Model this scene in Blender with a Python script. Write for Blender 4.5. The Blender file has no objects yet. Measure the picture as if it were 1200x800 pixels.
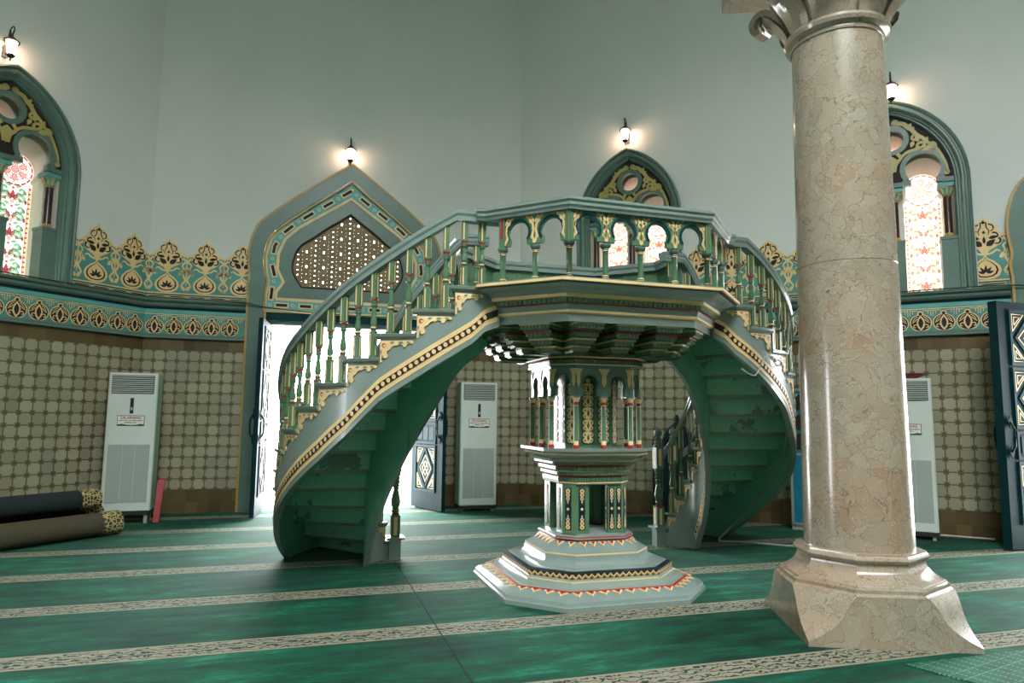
import bpy, bmesh, math, random
from math import sin, cos, pi, sqrt, radians, tan, atan2, hypot
from mathutils import Vector, Matrix
from mathutils.geometry import tessellate_polygon
random.seed(7)
C = bpy.context.scene.collection
scene = bpy.context.scene
SKY = 20.0; EXPO = 0.45; LAMP_E = 30.0

# ------------------------------------------------------------------ materials
def lin(c):
    return tuple(((x/255)/12.92 if x <= 10 else ((x/255+0.055)/1.055)**2.4) for x in c) + (1.0,)

class NT:
    """small node-tree writer"""
    def __init__(s, name):
        s.m = bpy.data.materials.new(name); s.m.use_nodes = True
        s.t = s.m.node_tree; s.b = s.t.nodes['Principled BSDF']
    def n(s, typ, **kw):
        nd = s.t.nodes.new(typ)
        for k, v in kw.items(): setattr(nd, k, v)
        return nd
    def link(s, a, b): s.t.links.new(a, b)
    def math(s, op, a, b=None, c=None):
        nd = s.n('ShaderNodeMath', operation=op)
        for i, x in enumerate((a, b, c)):
            if x is None: continue
            if isinstance(x, (int, float)): nd.inputs[i].default_value = x
            else: s.link(x, nd.inputs[i])
        return nd.outputs[0]
    def mix(s, fac, a, b):
        nd = s.n('ShaderNodeMix', data_type='RGBA')
        for sock, x in ((nd.inputs[0], fac), (nd.inputs[6], a), (nd.inputs[7], b)):
            if isinstance(x, (int, float, tuple)): sock.default_value = x
            else: s.link(x, sock)
        return nd.outputs[2]
    def obj(s):
        tc = s.n('ShaderNodeTexCoord'); sp = s.n('ShaderNodeSeparateXYZ')
        s.link(tc.outputs['Object'], sp.inputs[0]); return tc.outputs['Object'], sp.outputs[0], sp.outputs[1], sp.outputs[2]
    def noise(s, vec, scale, detail=3, rough=.55):
        nd = s.n('ShaderNodeTexNoise'); nd.inputs['Scale'].default_value = scale
        nd.inputs['Detail'].default_value = detail; nd.inputs['Roughness'].default_value = rough
        if vec is not None: s.link(vec, nd.inputs['Vector'])
        return nd.outputs['Fac']
    def ramp(s, fac, stops):
        nd = s.n('ShaderNodeValToRGB'); cr = nd.color_ramp
        while len(cr.elements) < len(stops): cr.elements.new(0.5)
        for e, (p, c) in zip(cr.elements, stops): e.position = p; e.color = c
        s.link(fac, nd.inputs[0]); return nd.outputs[0]

def paint(name, rgb, rough=.35, var=.12, metal=0, scale=6, coat=0):
    t = NT(name); o, x, y, z = t.obj()
    base = lin(rgb); dk = tuple(c*(1-var) for c in base[:3])+(1,); lt = tuple(min(1, c*(1+var)) for c in base[:3])+(1,)
    f = t.noise(o, scale, 4)
    t.link(t.ramp(f, [(.3, dk), (.7, lt)]), t.b.inputs['Base Color'])
    t.b.inputs['Roughness'].default_value = rough; t.b.inputs['Metallic'].default_value = metal
    if coat: t.b.inputs['Coat Weight'].default_value = coat; t.b.inputs['Coat Roughness'].default_value = .12
    return t.m

M = {}
M['sage'] = paint('sage_paint', (124, 141, 134), .27, .05, coat=.25)
M['sage_dark'] = paint('sage_trim_paint', (90, 116, 106), .35, .08)
M['green'] = paint('green_paint', (84, 118, 88), .27, .08, coat=.2)
M['deep'] = paint('deep_green_paint', (38, 76, 56), .35, .12)
M['stair'] = paint('sage_carpet_bounce', (124, 190, 162), .38, .10)  # greener copy of sage: light bounced off the carpet is in the colour
M['teal'] = paint('navy_teal_paint', (12, 54, 60), .55, .15)
M['leafblue'] = paint('teal_blue_door_paint', (6, 44, 46), .6, .15)
M['navy'] = paint('dark_navy_paint', (12, 34, 44), .3, .15)
M['gold'] = paint('cream_gold_paint', (226, 196, 140), .4, .08)
M['ochre'] = paint('ochre_paint', (176, 140, 72), .4, .08)
M['oldgold'] = paint('old_gold_paint', (176, 160, 92), .4, .1)
M['red'] = paint('red_paint', (150, 26, 34), .35, .1)
M['dark'] = paint('dark_brown_paint', (30, 14, 12), .7, .1)
M['border'] = paint('turquoise_border_paint', (70, 140, 132), .5, .12)
M['aqua'] = paint('aqua_paint', (92, 166, 162), .5, .08)
M['black'] = paint('black_iron', (22, 22, 20), .4, .1)
M['brownshaft'] = paint('brown_marble_shaft', (62, 40, 34), .25, .2)
M['white'] = paint('off_white_paint', (232, 228, 216), .6, .03)
M['acwhite'] = paint('white_plastic', (206, 214, 206), .35, .03)
M['acgrey'] = paint('grey_mesh_grille', (158, 168, 160), .5, .03, scale=40)
M['acside'] = paint('pale_green_plastic', (150, 190, 172), .35, .05)
M['slot'] = paint('dark_slot', (26, 30, 28), .6, .05)
M['silver'] = paint('silver_wood_edge', (150, 158, 150), .3, .06)
M['cabinet'] = paint('bright_blue_steel', (18, 122, 150), .35, .08)
M['roll_olive'] = paint('olive_carpet_back', (66, 62, 42), .9, .12, scale=30)
M['roll_blue'] = paint('dark_blue_carpet_back', (22, 34, 34), .9, .15, scale=30)
M['redboard'] = paint('red_board', (150, 30, 34), .4, .08)
M['tray'] = paint('dark_red_lacquer', (110, 40, 42), .3, .08)
M['cable'] = paint('grey_cable', (170, 170, 160), .5, .04)
M['blackcable'] = paint('black_cable', (24, 28, 26), .5, .04)
M['stone'] = paint('pale_terrace_stone', (206, 206, 200), .8, .08)
M['ceilingp'] = paint('ceiling_paint', (190, 204, 194), .9, .03)

for k_ in ('leafblue', 'teal'): M[k_].node_tree.nodes['Principled BSDF'].inputs['Specular IOR Level'].default_value = .12
def m_wall():
    t = NT('pale_green_plaster'); o, x, y, z = t.obj()
    f = t.noise(o, .7, 4); g = t.noise(o, 12, 5)
    c = t.ramp(f, [(.3, lin((206, 210, 205))), (.7, lin((215, 218, 213)))])
    c2 = t.mix(t.math('MULTIPLY', g, .06), c, lin((166, 168, 158)))
    t.link(c2, t.b.inputs['Base Color']); t.b.inputs['Roughness'].default_value = .8
    bp = t.n('ShaderNodeBump'); bp.inputs['Strength'].default_value = .06; t.link(g, bp.inputs['Height']); t.link(bp.outputs[0], t.b.inputs['Normal'])
    return t.m
M['plaster'] = m_wall()

def m_tile():
    """cream octagonal tiles with dark olive star rosettes at the corners, brown courses above and below"""
    T = .15; z0 = .3185
    t = NT('patterned_wall_tile'); o, x, y, z = t.obj()
    u = t.math('DIVIDE', x, T); w = t.math('DIVIDE', t.math('SUBTRACT', z, z0), T)
    fu = t.math('SUBTRACT', t.math('FRACT', t.math('ADD', u, 500.5)), .5)      # 0 at grid line
    fw = t.math('SUBTRACT', t.math('FRACT', t.math('ADD', w, 500.5)), .5)
    au = t.math('ABSOLUTE', fu); aw = t.math('ABSOLUTE', fw)
    r = t.math('SQRT', t.math('ADD', t.math('MULTIPLY', fu, fu), t.math('MULTIPLY', fw, fw)))
    ang = t.math('ARCTAN2', fw, fu)
    wav = t.math('MULTIPLY', t.math('COSINE', t.math('MULTIPLY', ang, 8)), .06)
    star = t.math('LESS_THAN', r, t.math('ADD', .225, wav))
    edge = t.math('MINIMUM', au, aw)
    sc = t.math('MULTIPLY', t.math('SINE', t.math('MULTIPLY', t.math('ADD', au, aw), 75)), .03)
    ln = t.math('LESS_THAN', edge, t.math('ADD', .05, sc))
    dark = t.math('MAXIMUM', star, ln)
    wn = t.n('ShaderNodeTexWhiteNoise', noise_dimensions='2D')
    cb = t.n('ShaderNodeCombineXYZ'); t.link(t.math('FLOOR', u), cb.inputs[0]); t.link(t.math('FLOOR', w), cb.inputs[1]); t.link(cb.outputs[0], wn.inputs['Vector'])
    cream = t.mix(wn.outputs[0], lin((140, 137, 114)), lin((168, 163, 138)))
    cream = t.mix(t.math('MULTIPLY', t.noise(o, 30, 3), .25), cream, lin((124, 122, 96)))
    fine = t.noise(o, 160, 2)
    darkc = t.mix(fine, lin((70, 60, 38)), lin((110, 100, 70)))
    body = t.mix(dark, cream, darkc)
    # brown courses
    wn2 = t.n('ShaderNodeTexWhiteNoise', noise_dimensions='2D'); cb2 = t.n('ShaderNodeCombineXYZ')
    t.link(t.math('FLOOR', t.math('ADD', u, .5)), cb2.inputs[0]); t.link(t.math('FLOOR', t.math('MULTIPLY', z, 6.6)), cb2.inputs[1]); t.link(cb2.outputs[0], wn2.inputs['Vector'])
    brown = t.mix(wn2.outputs[0], lin((70, 56, 30)), lin((104, 88, 56)))
    isb = t.math('MAXIMUM', t.math('LESS_THAN', z, z0), t.math('GREATER_THAN', z, z0+13*T))
    t.link(t.mix(isb, body, brown), t.b.inputs['Base Color'])
    t.b.inputs['Roughness'].default_value = .32
    return t.m
M['tile'] = m_tile()

def m_carpet():
    t = NT('striped_prayer_carpet'); o, x, y, z = t.obj()
    p = 1.118
    q = t.math('MULTIPLY', t.math('FRACT', t.math('DIVIDE', t.math('SUBTRACT', y, 3.31-p*20), p)), p)   # 0..p, stripe 0..0.24
    st = t.math('LESS_THAN', q, .24)
    # pile: direction streaks
    mp = t.n('ShaderNodeMapping'); t.link(o, mp.inputs[0]); mp.inputs['Scale'].default_value = (1.1, 4.5, 1)
    f1 = t.noise(mp.outputs[0], 1.6, 8, .72)
    mp2 = t.n('ShaderNodeMapping'); t.link(o, mp2.inputs[0]); mp2.inputs['Scale'].default_value = (1, 6, 1)
    f2 = t.noise(mp2.outputs[0], 14, 4, .7)
    f = t.math('ADD', t.math('MULTIPLY', f1, .55), t.math('ADD', t.math('MULTIPLY', f2, .15), t.math('MULTIPLY', t.noise(o, .9, 3, .6), .3)))
    green = t.ramp(f, [(.38, lin((0, 18, 12))), (.465, lin((0, 48, 33))), (.54, lin((0, 72, 50))), (.64, lin((30, 118, 94)))])
    # arabesque in the cream stripe
    vo = t.n('ShaderNodeTexVoronoi', feature='DISTANCE_TO_EDGE'); vo.inputs['Scale'].default_value = 24
    wv = t.n('ShaderNodeTexNoise'); wv.inputs['Scale'].default_value = 22; t.link(o, wv.inputs['Vector'])
    va = t.n('ShaderNodeVectorMath', operation='MULTIPLY_ADD'); t.link(wv.outputs['Color'], va.inputs[0]); va.inputs[1].default_value = (.06, .06, 0); t.link(o, va.inputs[2])
    t.link(va.outputs[0], vo.inputs['Vector'])
    wave = t.n('ShaderNodeTexWave', wave_type='RINGS'); wave.inputs['Scale'].default_value = 7; wave.inputs['Distortion'].default_value = 9; wave.inputs['Detail Scale'].default_value = 2.6
    t.link(o, wave.inputs['Vector'])
    inner = t.math('MULTIPLY', t.math('GREATER_THAN', q, .022), t.math('LESS_THAN', q, .218))
    pat = t.math('MULTIPLY', t.math('GREATER_THAN', wave.outputs['Fac'], .74), inner)
    pat2 = t.math('MULTIPLY', t.math('LESS_THAN', vo.outputs['Distance'], .008), inner)
    pat = t.math('MAXIMUM', pat, t.math('MULTIPLY', pat2, .6))
    cream = t.mix(pat, lin((132, 125, 107)), lin((14, 42, 31)))
    t.link(t.mix(st, green, cream), t.b.inputs['Base Color'])
    t.b.inputs['Roughness'].default_value = .85
    t.b.inputs['Sheen Weight'].default_value = .12; t.b.inputs['Sheen Roughness'].default_value = .4
    t.b.inputs['Sheen Tint'].default_value = (.5, 1, .8, 1)
    t.b.inputs['Specular IOR Level'].default_value = .15
    bp = t.n('ShaderNodeBump'); bp.inputs['Strength'].default_value = .25; bp.inputs['Distance'].default_value = .01
    t.link(f, bp.inputs['Height']); t.link(bp.outputs[0], t.b.inputs['Normal'])
    return t.m
M['carpet'] = m_carpet()

def m_net():
    t = NT('dotted_green_mat'); o, x, y, z = t.obj()
    a = t.math('ADD', t.math('MULTIPLY', x, 12), t.math('MULTIPLY', y, 4)); b = t.math('ADD', t.math('MULTIPLY', y, 13), t.math('MULTIPLY', x, -3))
    la = t.math('LESS_THAN', t.math('FRACT', t.math('ADD', a, 100)), .1)
    lb = t.math('LESS_THAN', t.math('FRACT', t.math('ADD', b, 100)), .12)
    dash = t.math('GREATER_THAN', t.math('FRACT', t.math('MULTIPLY', b, 3.3)), .4)
    ln = t.math('MULTIPLY', t.math('MAXIMUM', la, t.math('MULTIPLY', lb, .4)), dash)
    f = t.noise(o, 3, 6, .7)
    g = t.ramp(f, [(.35, lin((0, 60, 40))), (.65, lin((6, 92, 66)))])
    t.link(t.mix(t.math('MULTIPLY', ln, .5), g, lin((130, 190, 160))), t.b.inputs['Base Color'])
    t.b.inputs['Roughness'].default_value = .8
    return t.m
M['net'] = m_net()

def m_marble():
    t = NT('cream_veined_marble'); o, x, y, z = t.obj()
    wv = t.n('ShaderNodeTexNoise'); wv.inputs['Scale'].default_value = 3.2; wv.inputs['Detail'].default_value = 5; t.link(o, wv.inputs['Vector'])
    va = t.n('ShaderNodeVectorMath', operation='MULTIPLY_ADD'); t.link(wv.outputs['Color'], va.inputs[0]); va.inputs[1].default_value = (.55, .55, .55); t.link(o, va.inputs[2])
    v1 = t.n('ShaderNodeTexVoronoi', feature='DISTANCE_TO_EDGE'); v1.inputs['Scale'].default_value = 8.5; t.link(va.outputs[0], v1.inputs['Vector'])
    v2 = t.n('ShaderNodeTexVoronoi', feature='DISTANCE_TO_EDGE'); v2.inputs['Scale'].default_value = 24; t.link(va.outputs[0], v2.inputs['Vector'])
    vc = t.n('ShaderNodeTexVoronoi'); vc.inputs['Scale'].default_value = 8.5; t.link(va.outputs[0], vc.inputs['Vector'])
    n1 = t.noise(o, 1.4, 4); n2 = t.noise(o, 9, 6, .7)
    base = t.ramp(n1, [(.35, lin((138, 110, 84))), (.5, lin((140, 128, 110))), (.65, lin((122, 122, 106)))])
    base = t.mix(t.math('MULTIPLY', n2, .6), base, lin((170, 150, 126)))
    sp = t.n('ShaderNodeSeparateXYZ'); t.link(vc.outputs['Color'], sp.inputs[0])
    base = t.mix(t.math('MULTIPLY', sp.outputs[0], .45), base, lin((164, 160, 144)))
    gate = t.math('GREATER_THAN', t.noise(o, 4, 3), .36)
    vein1 = t.ramp(v1.outputs['Distance'], [(0.0, (1, 1, 1, 1)), (.022, (0, 0, 0, 1))])
    vein2 = t.ramp(v2.outputs['Distance'], [(0.0, (1, 1, 1, 1)), (.03, (0, 0, 0, 1))])
    g2 = t.math('GREATER_THAN', t.noise(o, 2.6, 4), .49)
    base = t.mix(t.math('MULTIPLY', t.math('MULTIPLY', vein1, .68), gate), base, lin((84, 62, 42)))
    base = t.mix(t.math('MULTIPLY', t.math('MULTIPLY', vein2, .65), g2), base, lin((104, 76, 52)))
    # small pale fossils
    v3 = t.n('ShaderNodeTexVoronoi'); v3.inputs['Scale'].default_value = 55; t.link(o, v3.inputs['Vector'])
    sp3 = t.math('MULTIPLY', t.math('LESS_THAN', v3.outputs['Distance'], .22), t.math('GREATER_THAN', n2, .52))
    base = t.mix(t.math('MULTIPLY', sp3, .5), base, lin((196, 186, 166)))
    t.link(base, t.b.inputs['Base Color']); t.b.inputs['Roughness'].default_value = .2
    t.b.inputs['Coat Weight'].default_value = .2; t.b.inputs['Coat Roughness'].default_value = .1
    return t.m
M['marble'] = m_marble()

def m_soffit():
    """stair underside: sage paint, green carpet bounce mixed into its colour, worn patches"""
    t = NT('worn_sage_carpet_bounce'); o, x, y, z = t.obj()
    f = t.noise(o, 3.1, 5, .6)
    wear = t.ramp(f, [(.575, (0, 0, 0, 1)), (.59, (1, 1, 1, 1))])
    g = t.noise(o, 18, 4)
    base = t.ramp(g, [(.3, lin((128, 200, 168))), (.7, lin((142, 210, 180)))])
    t.link(t.mix(t.math('MULTIPLY', wear, .7), base, lin((66, 84, 66))), t.b.inputs['Base Color'])
    t.b.inputs['Roughness'].default_value = .36
    return t.m
M['soffit'] = m_soffit()

def m_emit(name, rgb, s):
    t = NT(name); t.b.inputs['Base Color'].default_value = lin(rgb)
    t.b.inputs['Emission Color'].default_value = lin(rgb); t.b.inputs['Emission Strength'].default_value = s
    return t.m
for nm, k, pal in (('L', .85, dict(w=(226, 240, 222), r=(196, 62, 80), g=(132, 200, 150), y=(232, 196, 120), p=(240, 176, 176), d=(60, 24, 26))), ('R', 1.15, dict(w=(255, 250, 240), r=(220, 128, 112), g=(206, 214, 176), y=(246, 200, 150), p=(246, 196, 184), d=(130, 70, 60)))):
    for c_, rgb in pal.items(): M['gl'+c_+nm] = m_emit('stained_glass_%s_%s' % (dict(w='white', r='red', g='green', y='amber', p='pink', d='leading')[c_], 'pale' if nm == 'R' else 'vivid'), rgb, k*(.45 if c_ == 'd' else 1.1 if c_ == 'w' else .8))
M['lampglass'] = m_emit('lit_lantern_glass', (255, 208, 178), LAMP_E)

# ------------------------------------------------------------------ mesh builder
class MB:
    def __init__(s, fn=None):
        s.v = []; s.f = []; s.mi = []; s.mats = []; s.fn = fn
    def mat(s, m):
        if m not in s.mats: s.mats.append(m)
        return s.mats.index(m)
    def add(s, vs, fs, m):
        b = len(s.v); k = s.mat(m)
        for p in vs: s.v.append(tuple(s.fn(*p)) if s.fn else tuple(p))
        for f in fs: s.f.append(tuple(b+i for i in f)); s.mi.append(k)
    def box(s, x0, x1, y0, y1, z0, z1, m):
        s.add([(x0,y0,z0),(x1,y0,z0),(x1,y1,z0),(x0,y1,z0),(x0,y0,z1),(x1,y0,z1),(x1,y1,z1),(x0,y1,z1)],
              [(3,2,1,0),(4,5,6,7),(0,1,5,4),(1,2,6,5),(2,3,7,6),(3,0,4,7)], m)
    def obox(s, c, ax, half, z0, z1, m):
        """box with plan centre c, x-axis direction ax, half sizes (along, across)"""
        dx, dy = ax; nx, ny = -dy, dx; P = []
        for z in (z0, z1):
            for a, b in ((-1,-1),(1,-1),(1,1),(-1,1)):
                P.append((c[0]+dx*a*half[0]+nx*b*half[1], c[1]+dy*a*half[0]+ny*b*half[1], z))
        s.add(P, [(3,2,1,0),(4,5,6,7),(0,1,5,4),(1,2,6,5),(2,3,7,6),(3,0,4,7)], m)
    def prism(s, loops, y0, y1, m, side=True, msides=None):
        """2D loops (x,z) (first outer, others holes) extruded from y0 (front) to y1 (back)"""
        if isinstance(loops[0][0], (int, float)): loops = [loops]
        flat = [p for l in loops for p in l]; n = len(flat)
        tri = tessellate_polygon([[Vector((p[0], p[1], 0)) for p in l] for l in loops])
        s.add([(p[0], y0, p[1]) for p in flat], [tuple(t) for t in tri], m)
        if side:
            s.add([(p[0], y1, p[1]) for p in flat], [tuple(reversed(t)) for t in tri], m)
            o = 0
            for l in loops:
                k = len(l)
                vs = [(p[0], y0, p[1]) for p in l]+[(p[0], y1, p[1]) for p in l]
                s.add(vs, [(i, (i+1) % k, k+(i+1) % k, k+i) for i in range(k)], msides or m)
    def loft(s, rings, mats, closed=True, caps=(False, False)):
        n = len(rings[0])
        for i in range(len(rings)-1):
            m = mats[i] if isinstance(mats, (list, tuple)) else mats
            a, b = rings[i], rings[i+1]
            rng = range(n) if closed else range(n-1)
            s.add(list(a)+list(b), [(j, (j+1) % n, n+(j+1) % n, n+j) for j in rng], m)
        if caps[0]: s.add(rings[0], [tuple(reversed(range(n)))], mats[0] if isinstance(mats, (list, tuple)) else mats)
        if caps[1]: s.add(rings[-1], [tuple(range(n))], mats[-1] if isinstance(mats, (list, tuple)) else mats)
    def lathe(s, prof, n, m, c=(0, 0, 0), mats=None):
        R = []
        for r, z in prof:
            R.append([(c[0]+r*cos(2*pi*j/n), c[1]+r*sin(2*pi*j/n), c[2]+z) for j in range(n)])
        s.loft(R, mats or m, True, (True, True))
    def tube(s, path, r, m, n=6, closed=False):
        R = []; P = [Vector(p) for p in path]; k = len(P)
        up = Vector((0, 0, 1))
        for i, p in enumerate(P):
            t = (P[min(i+1, k-1)]-P[max(i-1, 0)])
            if t.length < 1e-9: t = Vector((0, 0, 1))
            t.normalize(); a = t.cross(up)
            if a.length < .05: a = t.cross(Vector((1, 0, 0)))
            a.normalize(); b = a.cross(t)
            rr = r[i] if isinstance(r, (list, tuple)) else r
            R.append([tuple(p+(a*cos(2*pi*j/n)+b*sin(2*pi*j/n))*rr) for j in range(n)])
        s.loft(R, m, True, (True, True))
    def build(s, name, parent=None, loc=None, rotz=0, smooth=True, ang=32):
        me = bpy.data.meshes.new(name)
        me.from_pydata(s.v, [], s.f)
        for m in s.mats: me.materials.append(M[m])
        me.polygons.foreach_set('material_index', s.mi)
        bm = bmesh.new(); bm.from_mesh(me); bmesh.ops.remove_doubles(bm, verts=bm.verts, dist=1e-5)
        bmesh.ops.recalc_face_normals(bm, faces=bm.faces); bm.to_mesh(me); bm.free()
        if smooth:
            me.polygons.foreach_set('use_smooth', [True]*len(me.polygons)); me.set_sharp_from_angle(angle=radians(ang))
        me.update()
        o = bpy.data.objects.new(name, me); C.objects.link(o)
        if parent is not None: o.parent = parent
        if loc is not None: o.location = loc
        o.rotation_euler[2] = rotz
        return o

def tag(o, label=None, cat=None, group=None, kind=None):
    if label: o['label'] = label
    if cat: o['category'] = cat
    if group: o['group'] = group
    if kind: o['kind'] = kind
    return o
def empty(name, loc=(0, 0, 0), rotz=0):
    o = bpy.data.objects.new(name, None); C.objects.link(o); o.location = loc; o.rotation_euler[2] = rotz; o.empty_display_size = .1
    return o
def copy(o, parent, name=None):
    c = o.copy(); C.objects.link(c); c.parent = parent
    return c
def copy_tree(o, parent=None):
    c = o.copy(); C.objects.link(c); c.parent = parent
    for ch in [k for k in bpy.data.objects if k.parent == o]: copy_tree(ch, c)
    return c

# ------------------------------------------------------------------ 2D ornament helpers (x,z)
def circ(cx, cz, r, n=14, a0=0, a1=2*pi, sx=1, sz=1):
    full = abs(a1-a0-2*pi) < 1e-6
    k = n if full else n+1
    return [(cx+sx*r*cos(a0+(a1-a0)*i/n), cz+sz*r*sin(a0+(a1-a0)*i/n)) for i in range(k)]
def leaf(x, z, ang, L, w, n=5):
    P = []; c, s_ = cos(ang), sin(ang)
    pts = [(L*i/n, w*sin(pi*(i/n)**.75)) for i in range(n+1)]
    pts = pts + [(a, -b) for a, b in reversed(pts[1:-1])]
    return [(x+a*c-b*s_, z+a*s_+b*c) for a, b in pts]
def ribbon(pts, w):
    """stroke polygon along pts; w = number or (w0,w1)"""
    L = []; R = []; n = len(pts)
    for i, (x, z) in enumerate(pts):
        x0, z0 = pts[max(i-1, 0)]; x1, z1 = pts[min(i+1, n-1)]
        d = hypot(x1-x0, z1-z0) or 1; nx, nz = -(z1-z0)/d, (x1-x0)/d
        ww = (w if isinstance(w, (int, float)) else w[0]+(w[1]-w[0])*i/(n-1))/2
        L.append((x+nx*ww, z+nz*ww)); R.append((x-nx*ww, z-nz*ww))
    return L, R
def stroke(mb, pts, w, y, m, y1=None, closed=False):
    if closed: pts = list(pts)+[pts[0]]
    L, R = ribbon(pts, w); n = len(pts)
    vs = [(a, y, b) for a, b in L]+[(a, y, b) for a, b in R]
    mb.add(vs, [(i, i+1, n+i+1, n+i) for i in range(n-1)], m)
    if y1 is not None:
        vs2 = [(a, y1, b) for a, b in L]+[(a, y1, b) for a, b in R]
        k = 2*n
        mb.add(vs+vs2, [(i, i+1, k+i+1, k+i) for i in range(n-1)]+[(n+i, n+i+1, k+n+i+1, k+n+i) for i in range(n-1)]+[(0, n, k+n, k), (n-1, 2*n-1, k+2*n-1, k+n-1)], m)
def spiral(cx, cz, r0, r1, a0, a1, n=10):
    return [(cx+(r0+(r1-r0)*i/n)*cos(a0+(a1-a0)*i/n), cz+(r0+(r1-r0)*i/n)*sin(a0+(a1-a0)*i/n)) for i in range(n+1)]
def catmull(pts, n=6):
    out = []; P = [pts[0]]+list(pts)+[pts[-1]]
    for i in range(1, len(P)-2):
        for k in range(n):
            t = k/n; r = []
            for d in range(len(P[0])):
                a, b, c_, e = P[i-1][d], P[i][d], P[i+1][d], P[i+2][d]
                r.append(.5*((2*b)+(-a+c_)*t+(2*a-5*b+4*c_-e)*t*t+(-a+3*b-3*c_+e)*t**3))
            out.append(tuple(r))
    out.append(tuple(pts[-1])); return out
def mir(P): return [(-x, z) for x, z in reversed(P)]

# ------------------------------------------------------------------ camera
H = 1.374; YAW = .2952; PITCH = .1102; ROLL = .0106
cam = bpy.data.cameras.new('camera'); co = bpy.data.objects.new('camera', cam); C.objects.link(co)
cam.sensor_width = 36; cam.lens = 801.3/1200*36; cam.clip_end = 200
fw = Vector((sin(YAW)*cos(PITCH), cos(YAW)*cos(PITCH), sin(PITCH)))
R0 = Vector((cos(YAW), -sin(YAW), 0)); U0 = R0.cross(fw)
Rr = R0*cos(ROLL)+U0*sin(ROLL); Ur = U0*cos(ROLL)-R0*sin(ROLL)
mx = Matrix((Rr, Ur, -fw)).transposed().to_4x4(); mx.translation = (0, 0, H); co.matrix_world = mx
scene.camera = co

# ------------------------------------------------------------------ room shell
A = (-2.183, 10.65); B = (3.369, 10.65); Q = sqrt(.5)
LW = 16.12; SW = 5.552; HT = 10.0
def ease(t): return t
# plan corners of the octagon
E0 = (A[0]-Q*LW, A[1]-Q*LW); E1 = (E0[0], E0[1]-SW); E2 = (A[0], E1[1]-Q*LW); E3 = (B[0], E2[1]); E4 = (B[0]+Q*LW, E1[1]); E5 = (B[0]+Q*LW, E0[1])
OCT = [A, B, E5, E4, E3, E2, E1, E0]
mb = MB(); mb.add([(x, y, -.012) for x, y in OCT]+[(x, y, -.3) for x, y in OCT], [tuple(range(8)), tuple(range(15, 7, -1))], 'stone')
mb.build('floor', smooth=False)['kind'] = 'structure'

def strips(mb, s0, s1, zlo, zhi, y, m, step=.06):
    """wall face between profiles zlo(s), zhi(s)"""
    n = max(1, int(math.ceil((s1-s0)/step)))
    for i in range(n):
        a = s0+(s1-s0)*i/n; b = s0+(s1-s0)*(i+1)/n
        za, zb = zlo(a), zlo(b); ya, yb = zhi(a), zhi(b)
        mb.add([(a, y, za), (b, y, zb), (b, y, yb), (a, y, ya)], [(0, 1, 2, 3)], m)

# window arch geometry
def arch_curve(w, d, n=16, zs=4.40, w0=.83, h0=1.16, bottom=3.0):
    """pointed arch outline offset inward by d: right foot -> apex -> left foot"""
    R = (w0*w0+h0*h0)/(2*w0); cx = w0-R; r = R-d
    th = math.acos(min(1, -cx/r)) if r > 0 else 0
    right = [(cx+r*cos(th*i/n), zs+r*sin(th*i/n)) for i in range(n+1)]
    return [(w0-d, bottom)]+right+[(-x, z) for x, z in reversed(right[:-1])]+[(-(w0-d), bottom)]
def arch_top(x, d=.05, zs=4.40, w0=.83, h0=1.16):
    R = (w0*w0+h0*h0)/(2*w0); cx = w0-R; r = R-d; ax = abs(x)
    return zs+sqrt(max(0, r*r-(ax-cx)**2))

DOORP = [(0, 5.29), (.28, 5.08), (.54, 4.885), (.9, 4.605), (1.2, 4.345), (1.35, 4.17), (1.44, 3.9), (1.46, 3.64), (1.43, 3.38), (1.455, 3.26), (1.44, 3.1), (1.44, 0)]
DOORI = [(0, 5.0), (.26, 4.8), (.53, 4.6), (.8, 4.385), (1.04, 4.18), (1.18, 3.985), (1.24, 3.72), (1.22, 3.46), (1.185, 3.34), (1.215, 3.14), (1.2, 2.89), (1.2, 0)]
def interp(P, x):
    for (a, za), (b, zb) in zip(P, P[1:]):
        if a <= x <= b: return za+(zb-za)*(x-a)/((b-a) or 1)
    return P[-1][1]
def door_top(x):  # plaster stops behind the door surround
    return interp([(0, 5.2), (.54, 4.8), (1.2, 4.25), (1.38, 3.95)], abs(x))

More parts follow.
